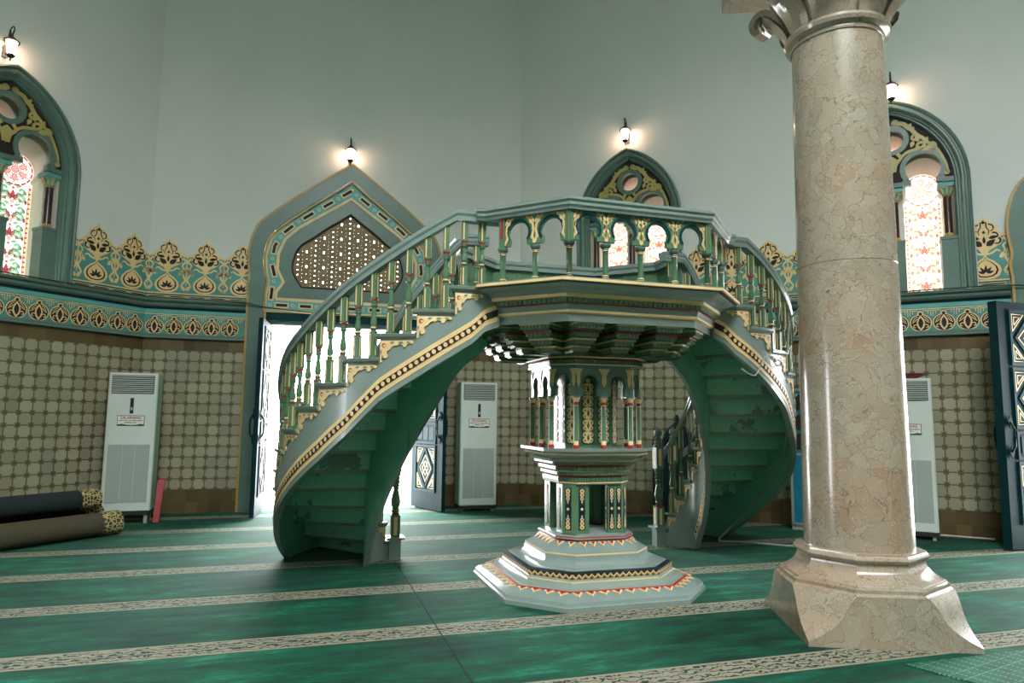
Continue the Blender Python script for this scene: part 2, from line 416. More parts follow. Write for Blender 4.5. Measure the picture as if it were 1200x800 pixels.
def wall_face(name, s0, s1, wins, doors, loc, rotz):
    """dado of tiles + plaster above with window and door openings"""
    mb = MB(); cuts = []
    for w in wins: cuts.append((w-.78, w+.78, 'w', w))
    for d in doors: cuts.append((d-1.38, d+1.38, 'd', d))
    cuts.sort(); cur = s0
    def solid(a, b):
        mb.add([(a, 0, -.3), (b, 0, -.3), (b, 0, 2.46), (a, 0, 2.46)], [(0, 1, 2, 3)], 'tile')
        mb.add([(a, 0, 2.46), (b, 0, 2.46), (b, 0, HT), (a, 0, HT)], [(0, 1, 2, 3)], 'plaster')
    for a, b, k, c in cuts:
        if a > cur: solid(cur, a)
        if k == 'w':
            mb.add([(a, 0, -.3), (b, 0, -.3), (b, 0, 2.46), (a, 0, 2.46)], [(0, 1, 2, 3)], 'tile')
            mb.add([(a, 0, 2.46), (b, 0, 2.46), (b, 0, 3.0), (a, 0, 3.0)], [(0, 1, 2, 3)], 'plaster')
            strips(mb, a, c, lambda s: arch_top(s-c), lambda s: HT, 0, 'plaster'); strips(mb, c, b, lambda s: arch_top(s-c), lambda s: HT, 0, 'plaster')
        else:
            strips(mb, a, c, lambda s: door_top(s-c), lambda s: HT, 0, 'plaster'); strips(mb, c, b, lambda s: door_top(s-c), lambda s: HT, 0, 'plaster')
        cur = b
    if cur < s1: solid(cur, s1)
    # outer skin, with the same openings
    y = .55; cur = s0
    for a, b, k, c in cuts:
        a2, b2 = (a+.1, b-.1) if k == 'w' else (a+.2, b-.2)
        mb.add([(cur, y, -.3), (a2, y, -.3), (a2, y, HT), (cur, y, HT)], [(3, 2, 1, 0)], 'white')
        if k == 'w':
            mb.add([(a2, y, -.3), (b2, y, -.3), (b2, y, 3.0), (a2, y, 3.0)], [(3, 2, 1, 0)], 'white')
            mb.add([(a2, y, 5.6), (b2, y, 5.6), (b2, y, HT), (a2, y, HT)], [(3, 2, 1, 0)], 'white')
        else:
            mb.add([(a2, y, 5.3), (b2, y, 5.3), (b2, y, HT), (a2, y, HT)], [(3, 2, 1, 0)], 'white')
        cur = b2
    mb.add([(cur, y, -.3), (s1, y, -.3), (s1, y, HT), (cur, y, HT)], [(3, 2, 1, 0)], 'white')
    mb.add([(s0, 0, 0), (s0, y, 0), (s0, y, HT), (s0, 0, HT)], [(0, 1, 2, 3)], 'white'); mb.add([(s1, 0, 0), (s1, y, 0), (s1, y, HT), (s1, 0, HT)], [(0, 1, 2, 3)], 'white')
    o = mb.build(name, loc=loc, rotz=rotz, smooth=False); o['kind'] = 'structure'; return o

FR = {1: ((A[0], A[1], 0), pi/4), 2: ((A[0], A[1], 0), 0), 3: ((B[0], B[1], 0), -pi/4)}
W1WINS = [-1.865, -5.455, -10.67]; W3WINS = [1.865, 5.455, 10.67]
wall_face('wall_left', -LW, 0, W1WINS, [-8.06], *FR[1])
wall_face('wall_back', 0, SW, [], [SW/2], *FR[2])
wall_face('wall_right', 0, LW, W3WINS, [8.06], *FR[3])
def plain_wall(name, p, q, door=True):
    """the sides of the hall behind the photographer, plain"""
    mb = MB(); L = hypot(q[0]-p[0], q[1]-p[1]); a = L/2-1.1; b = L/2+1.1
    mb.box(0, L, 0, .5, -.3, 2.46, 'tile'); mb.box(0, L, 0, .5, 2.46, HT, 'plaster')
    o = mb.build(name, loc=(p[0], p[1], 0), rotz=atan2(q[1]-p[1], q[0]-p[0]), smooth=False); o['kind'] = 'structure'
plain_wall('wall_far_right', E5, E4); plain_wall('wall_rear_right', E4, E3); plain_wall('wall_rear', E3, E2); plain_wall('wall_rear_left', E2, E1); plain_wall('wall_far_left', E1, E0)

# ceiling with an open octagonal drum in the middle
CX, CY = (A[0]+B[0])/2, (A[1]+E2[1])/2
mb = MB(); rin = 3.7
inner = [(CX+rin/cos(pi/8)*cos(pi/8+k*pi/4), CY+rin/cos(pi/8)*sin(pi/8+k*pi/4)) for k in range(8)]
inner = sorted(inner, key=lambda p: -atan2(p[1]-CY, p[0]-CX)); oc = sorted(OCT, key=lambda p: -atan2(p[1]-CY, p[0]-CX))
for k in range(8):
    a, b = oc[k], oc[(k+1) % 8]; c_, d = inner[(k+1) % 8], inner[k]
    mb.add([(a[0], a[1], HT), (b[0], b[1], HT), (c_[0], c_[1], HT), (d[0], d[1], HT)], [(0, 1, 2, 3)], 'ceilingp')
    mb.add([(d[0], d[1], HT), (c_[0], c_[1], HT), (c_[0], c_[1], HT+2.2), (d[0], d[1], HT+2.2)], [(0, 1, 2, 3)], 'ceilingp')
mb.build('ceiling', smooth=False)['kind'] = 'structure'

# terrace outside
mb = MB(); mb.box(-40, 45, 11.25, 60, -.25, -.03, 'stone'); mb.build('terrace_floor', smooth=False)['kind'] = 'structure'

#ORNAMENT
# ------------------------------------------------------------------ wall borders
def crest_unit(mb, cx):
    """one palmette unit of the crested border, pitch .497"""
    h = .2485
    top = [(0, 3.885), (.02, 3.85), (.055, 3.825), (.1, 3.79), (.125, 3.745), (.14, 3.70), (.175, 3.672), (.21, 3.65), (h, 3.625)]
    out = mir(top)[:-1]+top+[(h, 3.08), (-h, 3.08)]
    S = lambda P: [(cx+x, z) for x, z in P]
    mb.prism(S(out), -.010, 0, 'gold', True)
    inn = [(x*.985, z-.022) for x, z in top]
    inn[0] = (0, 3.85)
    bg = mir(inn)[:-1]+inn+[(h, 3.09), (-h, 3.09)]
    mb.prism(S([(x, min(z, 3.62)) if abs(x) < .245 else (x, z) for x, z in bg]), -.012, 0, 'border', False)
    # upper lobe
    lobe = [(0, 3.86), (.05, 3.81), (.11, 3.76), (.13, 3.69), (.165, 3.63), (.185, 3.57), (.165, 3.52), (.11, 3.485), (.05, 3.45), (.02, 3.40), (0, 3.38)]
    mb.prism(S(lobe[:-1]+[(-x, z) for x, z in reversed(lobe)][:-1]), -.015, 0, 'gold', False)
    D = []
    D.append([(0, 3.83), (.034, 3.785), (.014, 3.79), (0, 3.775), (-.014, 3.79), (-.034, 3.785)])
    D.append([(0, 3.70), (.02, 3.672), (.0, 3.655), (-.02, 3.672)])
    D.append(leaf(cx*0, 3.535, pi/2, .095, .017))
    for sg in (1, -1):
        mm = (lambda P: P) if sg == 1 else mir
        D.append(mm(leaf(.022, 3.505, radians(40), .12, .034)))
        D.append(mm(leaf(.045, 3.60, radians(10), .11, .022)))
        for P, w in ((spiral(.11, 3.62, .05, .02, radians(120), radians(-60), 8), .014), (spiral(.06, 3.72, .055, .03, radians(100), radians(-80), 8), .012),
                     (catmull([(.03, 3.80), (.03, 3.74), (.055, 3.69), (.045, 3.645)], 3), .010), (spiral(.125, 3.56, .045, .03, radians(60), radians(-130), 8), .016)):
            P = [(sg*x, z) for x, z in P]; stroke(mb, S(P), (w*1.6, w*.8), -.018, 'dark')
    for P in D: mb.prism(S(P), -.018, 0, 'dark', False)
    # lower onion medallion
    def onion(k): 
        P = [(0, 3.385), (.02, 3.34), (.075, 3.305), (.125, 3.25), (.138, 3.20), (.118, 3.15), (.07, 3.118), (0, 3.108)]
        P = [(x*k, 3.22+(z-3.22)*k) for x, z in P]; return P[:-1]+[(-x, z) for x, z in reversed(P)][:-1]
    mb.prism(S(onion(1.16)), -.0145, 0, 'gold', False); mb.prism(S(onion(.93)), -.0165, 0, 'dark', False); mb.prism(S([(x*.93, z+.004) for x, z in onion(.84)]), -.0175, 0, 'gold', False)
    for a, L in ((90, .11), (55, .1), (125, .1), (20, .085), (160, .085)):
        mb.prism(S(leaf(.012*cos(radians(a)), 3.165+.01*sin(radians(a)), radians(a), L*.9, .016)), -.0195, 0, 'dark', False)
    # side scrolls on turquoise
    for sg in (1, -1):
        for P, w in ((catmull([(.19, 3.60), (.235, 3.55), (.19, 3.50), (.215, 3.44)], 4), .022), (spiral(.185, 3.40, .045, .012, radians(80), radians(-250), 10), .018),
                     (catmull([(.245, 3.46), (.205, 3.36), (.235, 3.28), (.19, 3.20), (.22, 3.13)], 4), .024), (catmull([(.0, 3.40), (.07, 3.415), (.12, 3.45), (.155, 3.43)], 4), .02),
                     (catmull([(.248, 3.60), (.243, 3.40), (.248, 3.2)], 3), .008)):
            stroke(mb, S([(sg*x, z) for x, z in P]), (w*1.35, w*.8), -.0145, 'gold')
        mb.prism(S([(sg*x, z) for x, z in leaf(.15, 3.345, radians(60), .09, .022)][::sg]), -.0145, 0, 'gold', False)
        mb.prism(S([(sg*x, z) for x, z in leaf(.235, 3.12, radians(110), .08, .02)][::sg]), -.0145, 0, 'gold', False)
def clipfn(s0, s1):
    return lambda x, y, z: (min(max(x, s0), s1), y, z)
def chain_band(mb, s0, s1):
    mb.box(s0, s1, -.008, 0, 2.99, 3.085, 'border')
    for z in (3.078, 2.996): mb.box(s0, s1, -.012, 0, z-.006, z+.006, 'gold')
    mb.box(s0, s1, -.011, 0, 3.06, 3.068, 'dark')
    n = max(1, round((s1-s0)/.2485)); p = (s1-s0)/n
    for i in range(n):
        a = s0+i*p
        mb.box(a+.05, a+p-.05, -.012, 0, 3.028, 3.040, 'dark')
        for sg in (1, -1):
            stroke(mb, [(a+.03, 3.034+sg*.012), (a+p-.03, 3.034+sg*.012)], .006, -.013, 'gold')
            stroke(mb, catmull([(a-.03, 3.034+sg*.014), (a, 3.034), (a+.03, 3.034-sg*.014)], 3), .009, -.014, 'gold')
def frieze(mb, s0, s1, ph):
    mb.box(s0, s1, -.006, 0, 2.49, 2.79, 'border')
    p = .2475; i0 = math.floor((s0-ph)/p)-1
    c = ph+i0*p
    while c < s1+p:
        if s0+.10 < c < s1-.04:
            S = lambda P: [(c+x, z) for x, z in P]
            mb.prism(S(circ(0, 2.60, .121, 16, sz=.92)), -.009, 0, 'gold', False); mb.prism(S(circ(0, 2.60, .108, 16, sz=.92)), -.011, 0, 'dark', False)
            mb.prism(S(circ(0, 2.715, .036, 10)), -.010, 0, 'gold', False); mb.prism(S(circ(0, 2.715, .02, 8)), -.012, 0, 'dark', False)
            al = [(0, 2.70), (.034, 2.65), (.046, 2.60), (.03, 2.54), (0, 2.497)]
            mb.prism(S(al[:-1]+[(-x, z) for x, z in reversed(al)][:-1]), -.0125, 0, 'gold', False)
            al = [(x*.62, 2.6+(z-2.6)*.7) for x, z in al]; mb.prism(S(al[:-1]+[(-x, z) for x, z in reversed(al)][:-1]), -.014, 0, 'dark', False)
            for sg in (1, -1):
                for P, w in ((spiral(.062, 2.555, .034, .008, radians(200), radians(-120), 9), .011), (catmull([(.03, 2.68), (.06, 2.66), (.085, 2.62)], 3), .009), (catmull([(.04, 2.65), (.065, 2.62), (.095, 2.60)], 3), .009)):
                    stroke(mb, S([(sg*x, z) for x, z in P]), w, -.0125, 'gold')
        d = c+p/2
        if s0+.08 < d < s1-.06:
            for sg in (1, -1):
                stroke(mb, [(d+sg*.012, 2.775), (d+sg*.012, 2.69)], .008, -.010, 'gold'); stroke(mb, [(d+sg*.04, 2.755), (d+sg*.04, 2.715)], .008, -.010, 'gold'); stroke(mb, [(d+sg*.012, 2.755), (d+sg*.1, 2.755)], .008, -.010, 'gold')
        c += p
    mb.box(s0, s1, -.010, 0, 2.772, 2.782, 'gold')
def cornice(mb, s0, s1):
    prof = [(0, 2.99), (-.085, 2.99), (-.095, 2.975), (-.09, 2.955), (-.06, 2.935), (-.055, 2.905), (-.035, 2.88), (-.02, 2.86), (-.018, 2.845), (0, 2.84)]
    mb.loft([[(s, y, z) for s in (s0, s1)] for y, z in prof], ['sage_dark']*6+['navy', 'navy', 'aqua'], False)
    for s in (s0, s1): mb.add([(s, y, z) for y, z in prof], [tuple(range(len(prof)))], 'sage_dark')
    mb.box(s0, s1, -.012, 0, 2.79, 2.845, 'aqua')
    prof = [(0, 2.50), (-.02, 2.50), (-.03, 2.485), (-.03, 2.455), (-.05, 2.45), (-.05, 2.435), (0, 2.43)]
    mb.loft([[(s, y, z) for s in (s0, s1)] for y, z in prof], ['sage_dark']*5+['navy'], False)
def border(n, fr, spans, ph_c, ph_f, crestspans):
    mb = MB()
    for s0, s1 in spans: cornice(mb, s0, s1); frieze(mb, s0, s1, ph_f)
    mc = MB()
    for s0, s1 in crestspans:
        mc.fn = clipfn(s0, s1); c = ph_c+math.floor((s0-ph_c)/.497)*.497
        while c-.25 < s1: 
            if c+.2485 > s0+.01: crest_unit(mc, c)
            c += .497
        mc.fn = None; chain_band(mc, s0, s1)
    o = mb.build('trim_%d' % n, loc=fr[0], rotz=fr[1], smooth=False); o['kind'] = 'structure'
    o2 = mc.build('cresting_panel', o, smooth=False)
    return o
border(1, FR[1], [(-6.6, 0)], -.235, -.639-.2475*3, [(-4.6, -2.71), (-1.03, 0)])
border(2, FR[2], [(0, SW/2-1.44), (SW/2+1.44, SW)], .257, .135, [(0, SW/2-1.44), (SW/2+1.44, SW)])
border(3, FR[3], [(0, 6.61)], 3.895, 5.671, [(0, 1.02), (2.71, 4.61), (6.30, 6.61)])

# ------------------------------------------------------------------ windows
def arch_moulding():
    mb = MB()
    prof = [(0, 0), (0, -.05), (.018, -.062), (.035, -.05), (.04, -.03), (.055, -.03), (.07, -.045), (.09, -.045), (.10, -.02), (.105, .02), (.125, .02), (.135, .05), (.15, .05), (.155, .09), (.17, .12)]
    R = []
    for d, y in prof: R.append([(x, y, z) for x, z in arch_curve(.83, d)])
    mb.loft(R, 'sage_dark', False); return mb
def horseshoe(cx, cz, r, foot, n=16, a=.72):
    """open-bottom horseshoe head: points from left foot round the circle to right foot"""
    a0 = -a; P = circ(cx, cz, r, n, pi-a0, a0) if False else [(cx+r*cos(pi+a-(pi+2*a)*i/n), cz+r*sin(pi+a-(pi+2*a)*i/n)) for i in range(n+1)]
    return P
def stained_pane(pal, hw, R, zc):
    """leaded pane: rosette in the round head, mirrored leaf scrolls below, checked border"""
    g = lambda c: 'gl'+c+pal; mb = MB()
    n = 20
    if hw: mb.prism([(-hw, 0), (hw, 0), (hw, zc-.16)]+[(R*cos(-.6+(pi+1.2)*i/n), zc+R*sin(-.6+(pi+1.2)*i/n)) for i in range(n+1)]+[(-hw, zc-.16)], 0, .004, g('w'), True)
    else: mb.prism(circ(0, 0, R, 20), 0, .004, g('w'), True)
    # rosette
    stroke(mb, circ(0, zc, R*.92, 24), R*.10, -.001, g('r'), closed=True)
    for k in range(16): mb.prism(circ((R*.9)*cos(k*pi/8), zc+(R*.9)*sin(k*pi/8), R*.05, 6), -.002, 0, g('w'), False)
    for k in range(12):
        a = k*pi/6; P = leaf(R*.24*cos(a), zc+R*.24*sin(a), a, R*.52, R*.11); mb.prism(P, -.001, 0, g('p' if k % 2 else 'w'), False); stroke(mb, P, R*.035, -.002, g('r'), closed=True)
        mb.prism(circ(R*.62*cos(a+pi/12), zc+R*.62*sin(a+pi/12), R*.055, 6), -.002, 0, g('r'), False)
    mb.prism(circ(0, zc, R*.2, 10), -.003, 0, g('p'), False); stroke(mb, circ(0, zc, R*.2, 10), R*.04, -.004, g('r'), closed=True)
    if not hw: return mb
    # border
    z = 0; k = 0
    while z < zc-.2:
        for sg in (-1, 1): mb.box(*sorted((sg*(hw-.006), sg*(hw-.032))), -.002, 0, z+.002, min(z+.030, zc-.18), g('ry'[k % 2]))
        z += .032; k += 1
    for sg in (-1, 1): mb.box(*sorted((sg*(hw-.033), sg*(hw-.038))), -.002, 0, 0, zc-.17, g('d'))
    wi = hw-.045
    def both(P, w, c, y): 
        for sg in (1, -1): stroke(mb, [(sg*x, q) for x, q in P], w, y, g(c))
    def fill(P, c, y=-.001, o='d'):
        for sg in (1, -1):
            Q_ = [(sg*x, q) for x, q in P][::sg]; mb.prism(Q_, y, 0, g(c), False); stroke(mb, Q_, .004, y-.0015, g(o), closed=True)
    z = .03; k = 0
    while z < zc-.30:
        h = .24
        both(spiral(.10, z+.085, .062, .012, radians(200), radians(-190), 12), .036, 'g', -.001); both(spiral(.10, z+.085, .075, .024, radians(200), radians(-190), 12), .004, 'd', -.002)
        both(spiral(.095, z+.19, .05, .012, radians(-150), radians(200), 12), .030, 'g', -.0012); both(spiral(.095, z+.19, .06, .02, radians(-150), radians(200), 12), .004, 'd', -.0022)
        fill(leaf(.05, z+.145, radians(-20), .06, .018), 'p'); fill(leaf(.012, z+.07, radians(62), .09, .020), 'r'); fill(leaf(.012, z+.06, radians(28), .075, .016), 'p'); fill(leaf(.10, z+.085, radians(240), .05, .016), 'r'); fill(leaf(.145, z+.15, radians(100), .06, .016), 'r')
        P = leaf(0, z+.08, pi/2, .11, .022); mb.prism(P, -.002, 0, g('w' if k % 2 else 'r'), False); stroke(mb, P, .004, -.003, g('d'), closed=True)
        mb.prism(circ(0, z+.215, .016, 8), -.002, 0, g('r'), False); mb.prism(circ(0, z+.035, .022, 8), -.002, 0, g('p'), False); stroke(mb, circ(0, z+.035, .022, 8), .004, -.003, g('d'), closed=True)
        fill(leaf(.03, z+.235, radians(20), .07, .014), 'g'); fill(leaf(.15, z+.03, radians(80), .06, .014), 'r')
        z += h; k += 1
    return mb
def build_window(n, fr, s, glass):
    root = empty('window_%d' % n, (fr[0][0]+s*cos(fr[1]), fr[0][1]+s*sin(fr[1]), 0), fr[1]); root['kind'] = 'structure'
    arch_moulding().build('arch_moulding', root)
    # tracery plate, lower edge z=4.42, with oculus and two horseshoe heads
    mb = MB(); zb = 4.44
    out = arch_curve(.83, .165, bottom=zb)
    out = [p for p in out if p[1] >= zb]
    right = [p for p in out]
    hz = 4.63; hr = .205; a = .62
    feet = []
    def hs(cx): return [(cx+hr*cos(-a+(pi+2*a)*i/14), hz+hr*sin(-a+(pi+2*a)*i/14)) for i in range(15)]
    # outer boundary: arch from right foot to left foot, then bottom edge notched by the two heads (left to right)
    bl = out[-1]; br = out[0]
    notch = []
    for cx in (-.34, .34):
        h = hs(cx); h = list(reversed(h)); notch += [(h[0][0], zb)]+h+[(h[-1][0], zb)]
    loop = out+notch
    mb.prism([loop, circ(0, 5.053, .14, 18)], .10, .15, 'dark', True, 'sage_dark')
    plate = mb.build('tracery_panel', root)
    mr = MB()
    stroke(mr, circ(0, 5.053, .172, 20), .065, .085, 'sage_dark', .12, closed=True)
    for cx in (-.34, .34):
        k = hs(cx); k = [(cx+(x-cx)*1.13, hz+(z-hz)*1.13) for x, z in k]
        stroke(mr, k, .06, .085, 'sage_dark', .12)
        for e in (k[0], k[-1]): mr.box(e[0]-.05, e[0]+.05, .08, .16, zb-.02, zb+.05, 'sage_dark')
    mr.box(-.67, -.55, .08, .3, zb-.03, zb+.03, 'sage_dark'); mr.box(.55, .67, .08, .3, zb-.03, zb+.03, 'sage_dark'); mr.box(-.1, .1, .08, .3, zb-.03, zb+.03, 'sage_dark')
    mr.build('tracery_ring', root)
    # gold scrollwork
    ms = MB()
    for sg in (1, -1):
        for P, w in ((catmull([(.02, 5.30), (.08, 5.27), (.15, 5.25), (.2, 5.19), (.26, 5.16)], 4), .045), (spiral(.06, 5.285, .04, .012, radians(200), radians(-100), 8), .022), (catmull([(.23, 5.17), (.29, 5.08), (.36, 5.02), (.42, 4.94), (.5, 4.86), (.56, 4.74), (.6, 4.62), (.61, 4.52)], 4), (.055, .022)),
                     (spiral(.275, 5.04, .05, .014, radians(80), radians(400), 9), .026), (spiral(.34, 4.93, .055, .016, radians(200), radians(-120), 9), .03), (catmull([(.10, 4.80), (.17, 4.86), (.26, 4.885), (.33, 4.90)], 4), .03),
                     (catmull([(.02, 4.62), (.04, 4.72), (.10, 4.80), (.06, 4.86)], 4), .035), (spiral(.595, 4.53, .03, .01, radians(90), radians(-240), 8), .02), (spiral(.46, 4.90, .05, .015, radians(150), radians(-150), 8), .028)):
            stroke(ms, [(sg*x, z) for x, z in P], (w if isinstance(w, tuple) else w*1.25), .082, 'oldgold', .1)
        for x, z, an, L, w in ((.30, 4.985, 100, .1, .03), (.38, 4.95, 70, .09, .025), (.45, 4.90, 200, .12, .035), (.21, 5.20, 60, .06, .02), (.53, 4.80, 120, .08, .022), (.25, 5.0, 250, .09, .026)):
            P = leaf(x, z, radians(an), L, w); ms.prism([(sg*a, b) for a, b in P][::sg], .08, .1, 'oldgold', True)
    P = [(0, 4.83), (.05, 4.79), (.06, 4.73), (.03, 4.67), (0, 4.60)]; ms.prism(P[:-1]+[(-x, z) for x, z in reversed(P)][:-1], .08, .1, 'oldgold', True)
    ms.build('gold_scrollwork', root)
    # reveal box splaying back to the glass
    mv = MB(); f = arch_curve(.83, .17); b = [(x, z) for x, z in arch_curve(.83, .20)]
    mv.loft([[(x, .12, z) for x, z in f], [(x, .52, z) for x, z in b]], 'white', False)
    mv.add([(-.66, .12, 3.0), (.66, .12, 3.0), (.63, .52, 3.0), (-.63, .52, 3.0)], [(0, 1, 2, 3)], 'white')
    mv.build('reveal', root)
    # inner plate with a deep tunnel to each stained light
    mp = MB(); holes = []; bb = [(x, z) for x, z in arch_curve(.83, .185)]
    def light_loop(cx, hw, rr, zc, zb, n=16): return [(cx-hw, zb), (cx+hw, zb), (cx+hw, zc-.16)]+[(cx+rr*cos(-.6+(pi+1.2)*i/n), zc+rr*sin(-.6+(pi+1.2)*i/n)) for i in range(n+1)]+[(cx-hw, zc-.16)]
    for cx in (-.34, .34):
        a_ = light_loop(cx, .23, .23, 4.60, 3.02); c_ = light_loop(cx*.98, .215, .22, 4.46, 3.01); holes.append(a_)
        mp.loft([[(x, .30, z) for x, z in a_], [(x, .525, z) for x, z in c_]], 'white')
    o1 = circ(0, 5.04, .155, 18); o2 = circ(0, 4.93, .15, 18); holes.append(o1); mp.loft([[(x, .30, z) for x, z in o1], [(x, .525, z) for x, z in o2]], 'white')
    mp.prism([bb]+holes, .30, .305, 'white', False); mp.prism([b]+[light_loop(cx*.98, .215, .22, 4.46, 3.01) for cx in (-.34, .34)]+[o2], .525, .545, 'white', True); mp.build('window_plate', root)
    for cx in (-.34, .34): stained_pane(glass, .215, .22, 1.45).build('stained_glass', root, (cx*.98, .53, 3.01), smooth=False)
    stained_pane(glass, 0, .15, 0).build('stained_glass', root, (0, .53, 4.93), smooth=False)
    # colonnettes
    def colonnette():
        e = MB()
        prof = [(.062, 3.70), (.062, 3.73), (.05, 3.745), (.047, 3.76), (.047, 4.235), (.052, 4.24), (.056, 4.25), (.05, 4.262), (.06, 4.28), (.085, 4.34), (.095, 4.36)]
        e.lathe(prof, 14, 'brownshaft', (0, 0, 0), ['ochre']*3+['brownshaft']+['ochre']*3+['aqua']*2+['gold'])
        e.box(-.1, .1, -.1, .1, 4.355, 4.41, 'aqua')
        for k in range(8): 
            a = k*pi/4; e.tube([(.052*cos(a), .052*sin(a), 4.27), (.085*cos(a), .085*sin(a), 4.33), (.098*cos(a), .098*sin(a), 4.325)], .012, 'gold', 5)
        return e
    c0 = colonnette().build('colonnette', root, (-.59, .2, 0)); pb = MB(); pb.box(-.095, .095, -.11, .11, 3.0, 3.70, 'sage_dark'); pb.box(-.105, .105, -.12, .12, 3.66, 3.70, 'sage_dark')
    p0 = pb.build('colonnette_block', root, (-.59, .2, 0))
    for x in (0, .59):
        c = copy(c0, root); c.location = (x, .2, 0); c = copy(p0, root); c.location = (x, .2, 0)
    return root
build_window(1, FR[1], -1.865, 'L'); build_window(2, FR[3], 1.865, 'R'); build_window(3, FR[3], 5.455, 'R')
for i, (fr, s) in enumerate(((FR[1], -5.455), (FR[1], -10.67), (FR[3], 10.67))):
    build_window(4+i, fr, s, 'L' if fr is FR[1] else 'R')

# ------------------------------------------------------------------ arched doorways
def sym(P): return [(-x, z) for x, z in P[::-1]]+P[1:]
FRI_O = [(0, 4.97), (.26, 4.77), (.53, 4.57), (.8, 4.355), (1.02, 4.16), (1.15, 3.97), (1.205, 3.72), (1.19, 3.47), (1.155, 3.34), (1.185, 3.14), (1.185, 2.90)]
FRI_I = [(0, 4.715), (.26, 4.53), (.52, 4.35), (.76, 4.18), (.94, 4.0), (1.03, 3.77), (1.035, 3.53), (.94, 3.34), (1.035, 3.19), (1.04, 3.08)]
WIN_P = [(0, 4.48), (.18, 4.345), (.35, 4.225), (.55, 4.06), (.72, 3.93), (.81, 3.76), (.84, 3.56), (.79, 3.42), (.69, 3.267)]
def doorway(n, fr, s, full=True):
    root = empty('door_%d' % n, (fr[0][0]+s*cos(fr[1]), fr[0][1]+s*sin(fr[1]), 0), fr[1]); root['kind'] = 'structure'
    mb = MB()
    O = catmull(DOORP[:-1], 3)+[DOORP[-1]]; I = catmull(DOORI[:-1], 3)+[DOORI[-1]]
    k = len(O); I = [catmull(DOORI[:-1], 3)+[DOORI[-1]]][0][:k]
    # surround face between the outer and inner outlines
    for sg in (1, -1):
        mb.loft([[(sg*x, -.07, z) for x, z in O], [(sg*x, -.07, z) for x, z in I]], 'sage_dark', False)
        mb.loft([[(sg*x, 0.0, z) for x, z in O], [(sg*x, -.07, z) for x, z in O]], 'sage_dark', False)
        mb.loft([[(sg*x, -.07, z) for x, z in I], [(sg*x, -.035, z) for x, z in I]], 'sage_dark', False)
    mb.build('arch_surround', root)
    mg = MB()
    for P in (O, [(x-.01, z) for x, z in I]):
        stroke(mg, sym([(x-.012 if i else 0, z-(.012 if i < 14 else 0)) for i, (x, z) in enumerate(P)]), .028, -.078, 'ochre', -.06)
    mg.build('gilt_edge', root)
    # tympanum plate with window hole and turquoise frieze
    mt = MB(); TO = sym(FRI_O); WI = sym(catmull(WIN_P, 3))
    TO2 = [(x*1.03, z+.02) for x, z in TO]; TO2[0] = (TO2[0][0], 2.80); TO2[-1] = (TO2[-1][0], 2.80)
    mt.prism([TO2, WI], -.035, .03, 'sage_dark', True); mt.build('tympanum', root)
    mf = MB(); FO = sym(FRI_O); FI = sym(FRI_I)
    bot = [(x, 2.90) for x in (1.185,)]
    outer = FO; innr = FI
    mf.prism([outer, innr], -.042, -.034, 'aqua', True)
    mid = [((a[0]+b[0])/2, (a[1]+b[1])/2) for a, b in zip(sym(FRI_O[:10]), sym(FRI_I))]
    mid[0] = (mid[0][0]-.0, 2.99); mid[-1] = (mid[-1][0], 2.99); mid = mid+[mid[0]]
    def along(P, closed=False):
        out = []
        for (a, b), (c_, d) in zip(P, P[1:]):
            L = hypot(c_-a, d-b); m_ = max(1, int(L/.02))
            for q in range(m_): out.append((a+(c_-a)*q/m_, b+(d-b)*q/m_))
        out.append(P[-1]); return out
    for P in (FO+[FO[0]], FI+[FI[0]]): stroke(mf, P, .042, -.046, 'gold')
    dense = along(mid); per = 17; i = 0
    while i+per < len(dense)+2:
        seg = dense[i+3:i+per-3]
        if len(seg) > 3: stroke(mf, seg, .078, -.046, 'gold'); stroke(mf, seg[1:-1], .042, -.049, 'dark')
        j = dense[min(i, len(dense)-1)]; stroke(mf, circ(j[0], j[1], .022, 8), .01, -.047, 'gold', closed=True)
        i += per
    mf.build('painted_frieze', root)
    # pierced window screen
    mw = MB(); holes = []
    rnd = random.Random(3)
    i = 0
    for i in range(25):
        x = -.75+.0625*i; top = interp(WIN_P, abs(x))-.06
        low = 3.31 if abs(x) < .68 else 3.31+(abs(x)-.68)*1.6+.03
        kind = i % 4; pz = .078 if kind == 0 else .058
        for j in range(18):
            z = 3.32+j*pz
            if not low < z < top: continue
            if kind == 2 and j % 4 == 1: holes.append([(x-.009, z-.018), (x+.009, z-.018), (x+.009, z+.018), (x-.009, z+.018)])
            elif kind == 0: holes.append(circ(x, z, .0085, 7))
            elif kind == 2 and j % 4 in (0, 2): continue
            else: holes.append(circ(x, z, (.0026 if kind != 2 else .004), 6))
    mw.prism([WI]+holes, .0, .012, 'ochreglass', True)
    stroke(mw, WI+[WI[0]], .05, -.02, 'dark', .02)
    mw.build('pierced_screen', root)
    # frame below: lintel and jambs
    mj = MB()
    for sg in (1, -1):
        x0, x1 = sorted((sg*1.11, sg*1.21)); mj.box(x0, x1, -.045, .5, 0, 2.80, 'teal')
    mj.box(-1.21, 1.21, -.04, .5, 2.76, 2.90, 'teal'); mj.box(-1.11, 1.11, .02, .1, 2.70, 2.76, 'silver')
    mj.build('door_frame', root)
    return root
t = NT('amber_screen'); t.b.inputs['Base Color'].default_value = lin((128, 104, 60)); t.b.inputs['Roughness'].default_value = .5; M['ochreglass'] = t.m
d1 = doorway(1, FR[2], SW/2); d2 = doorway(2, FR[3], 8.06); d3 = doorway(3, FR[1], -8.06)

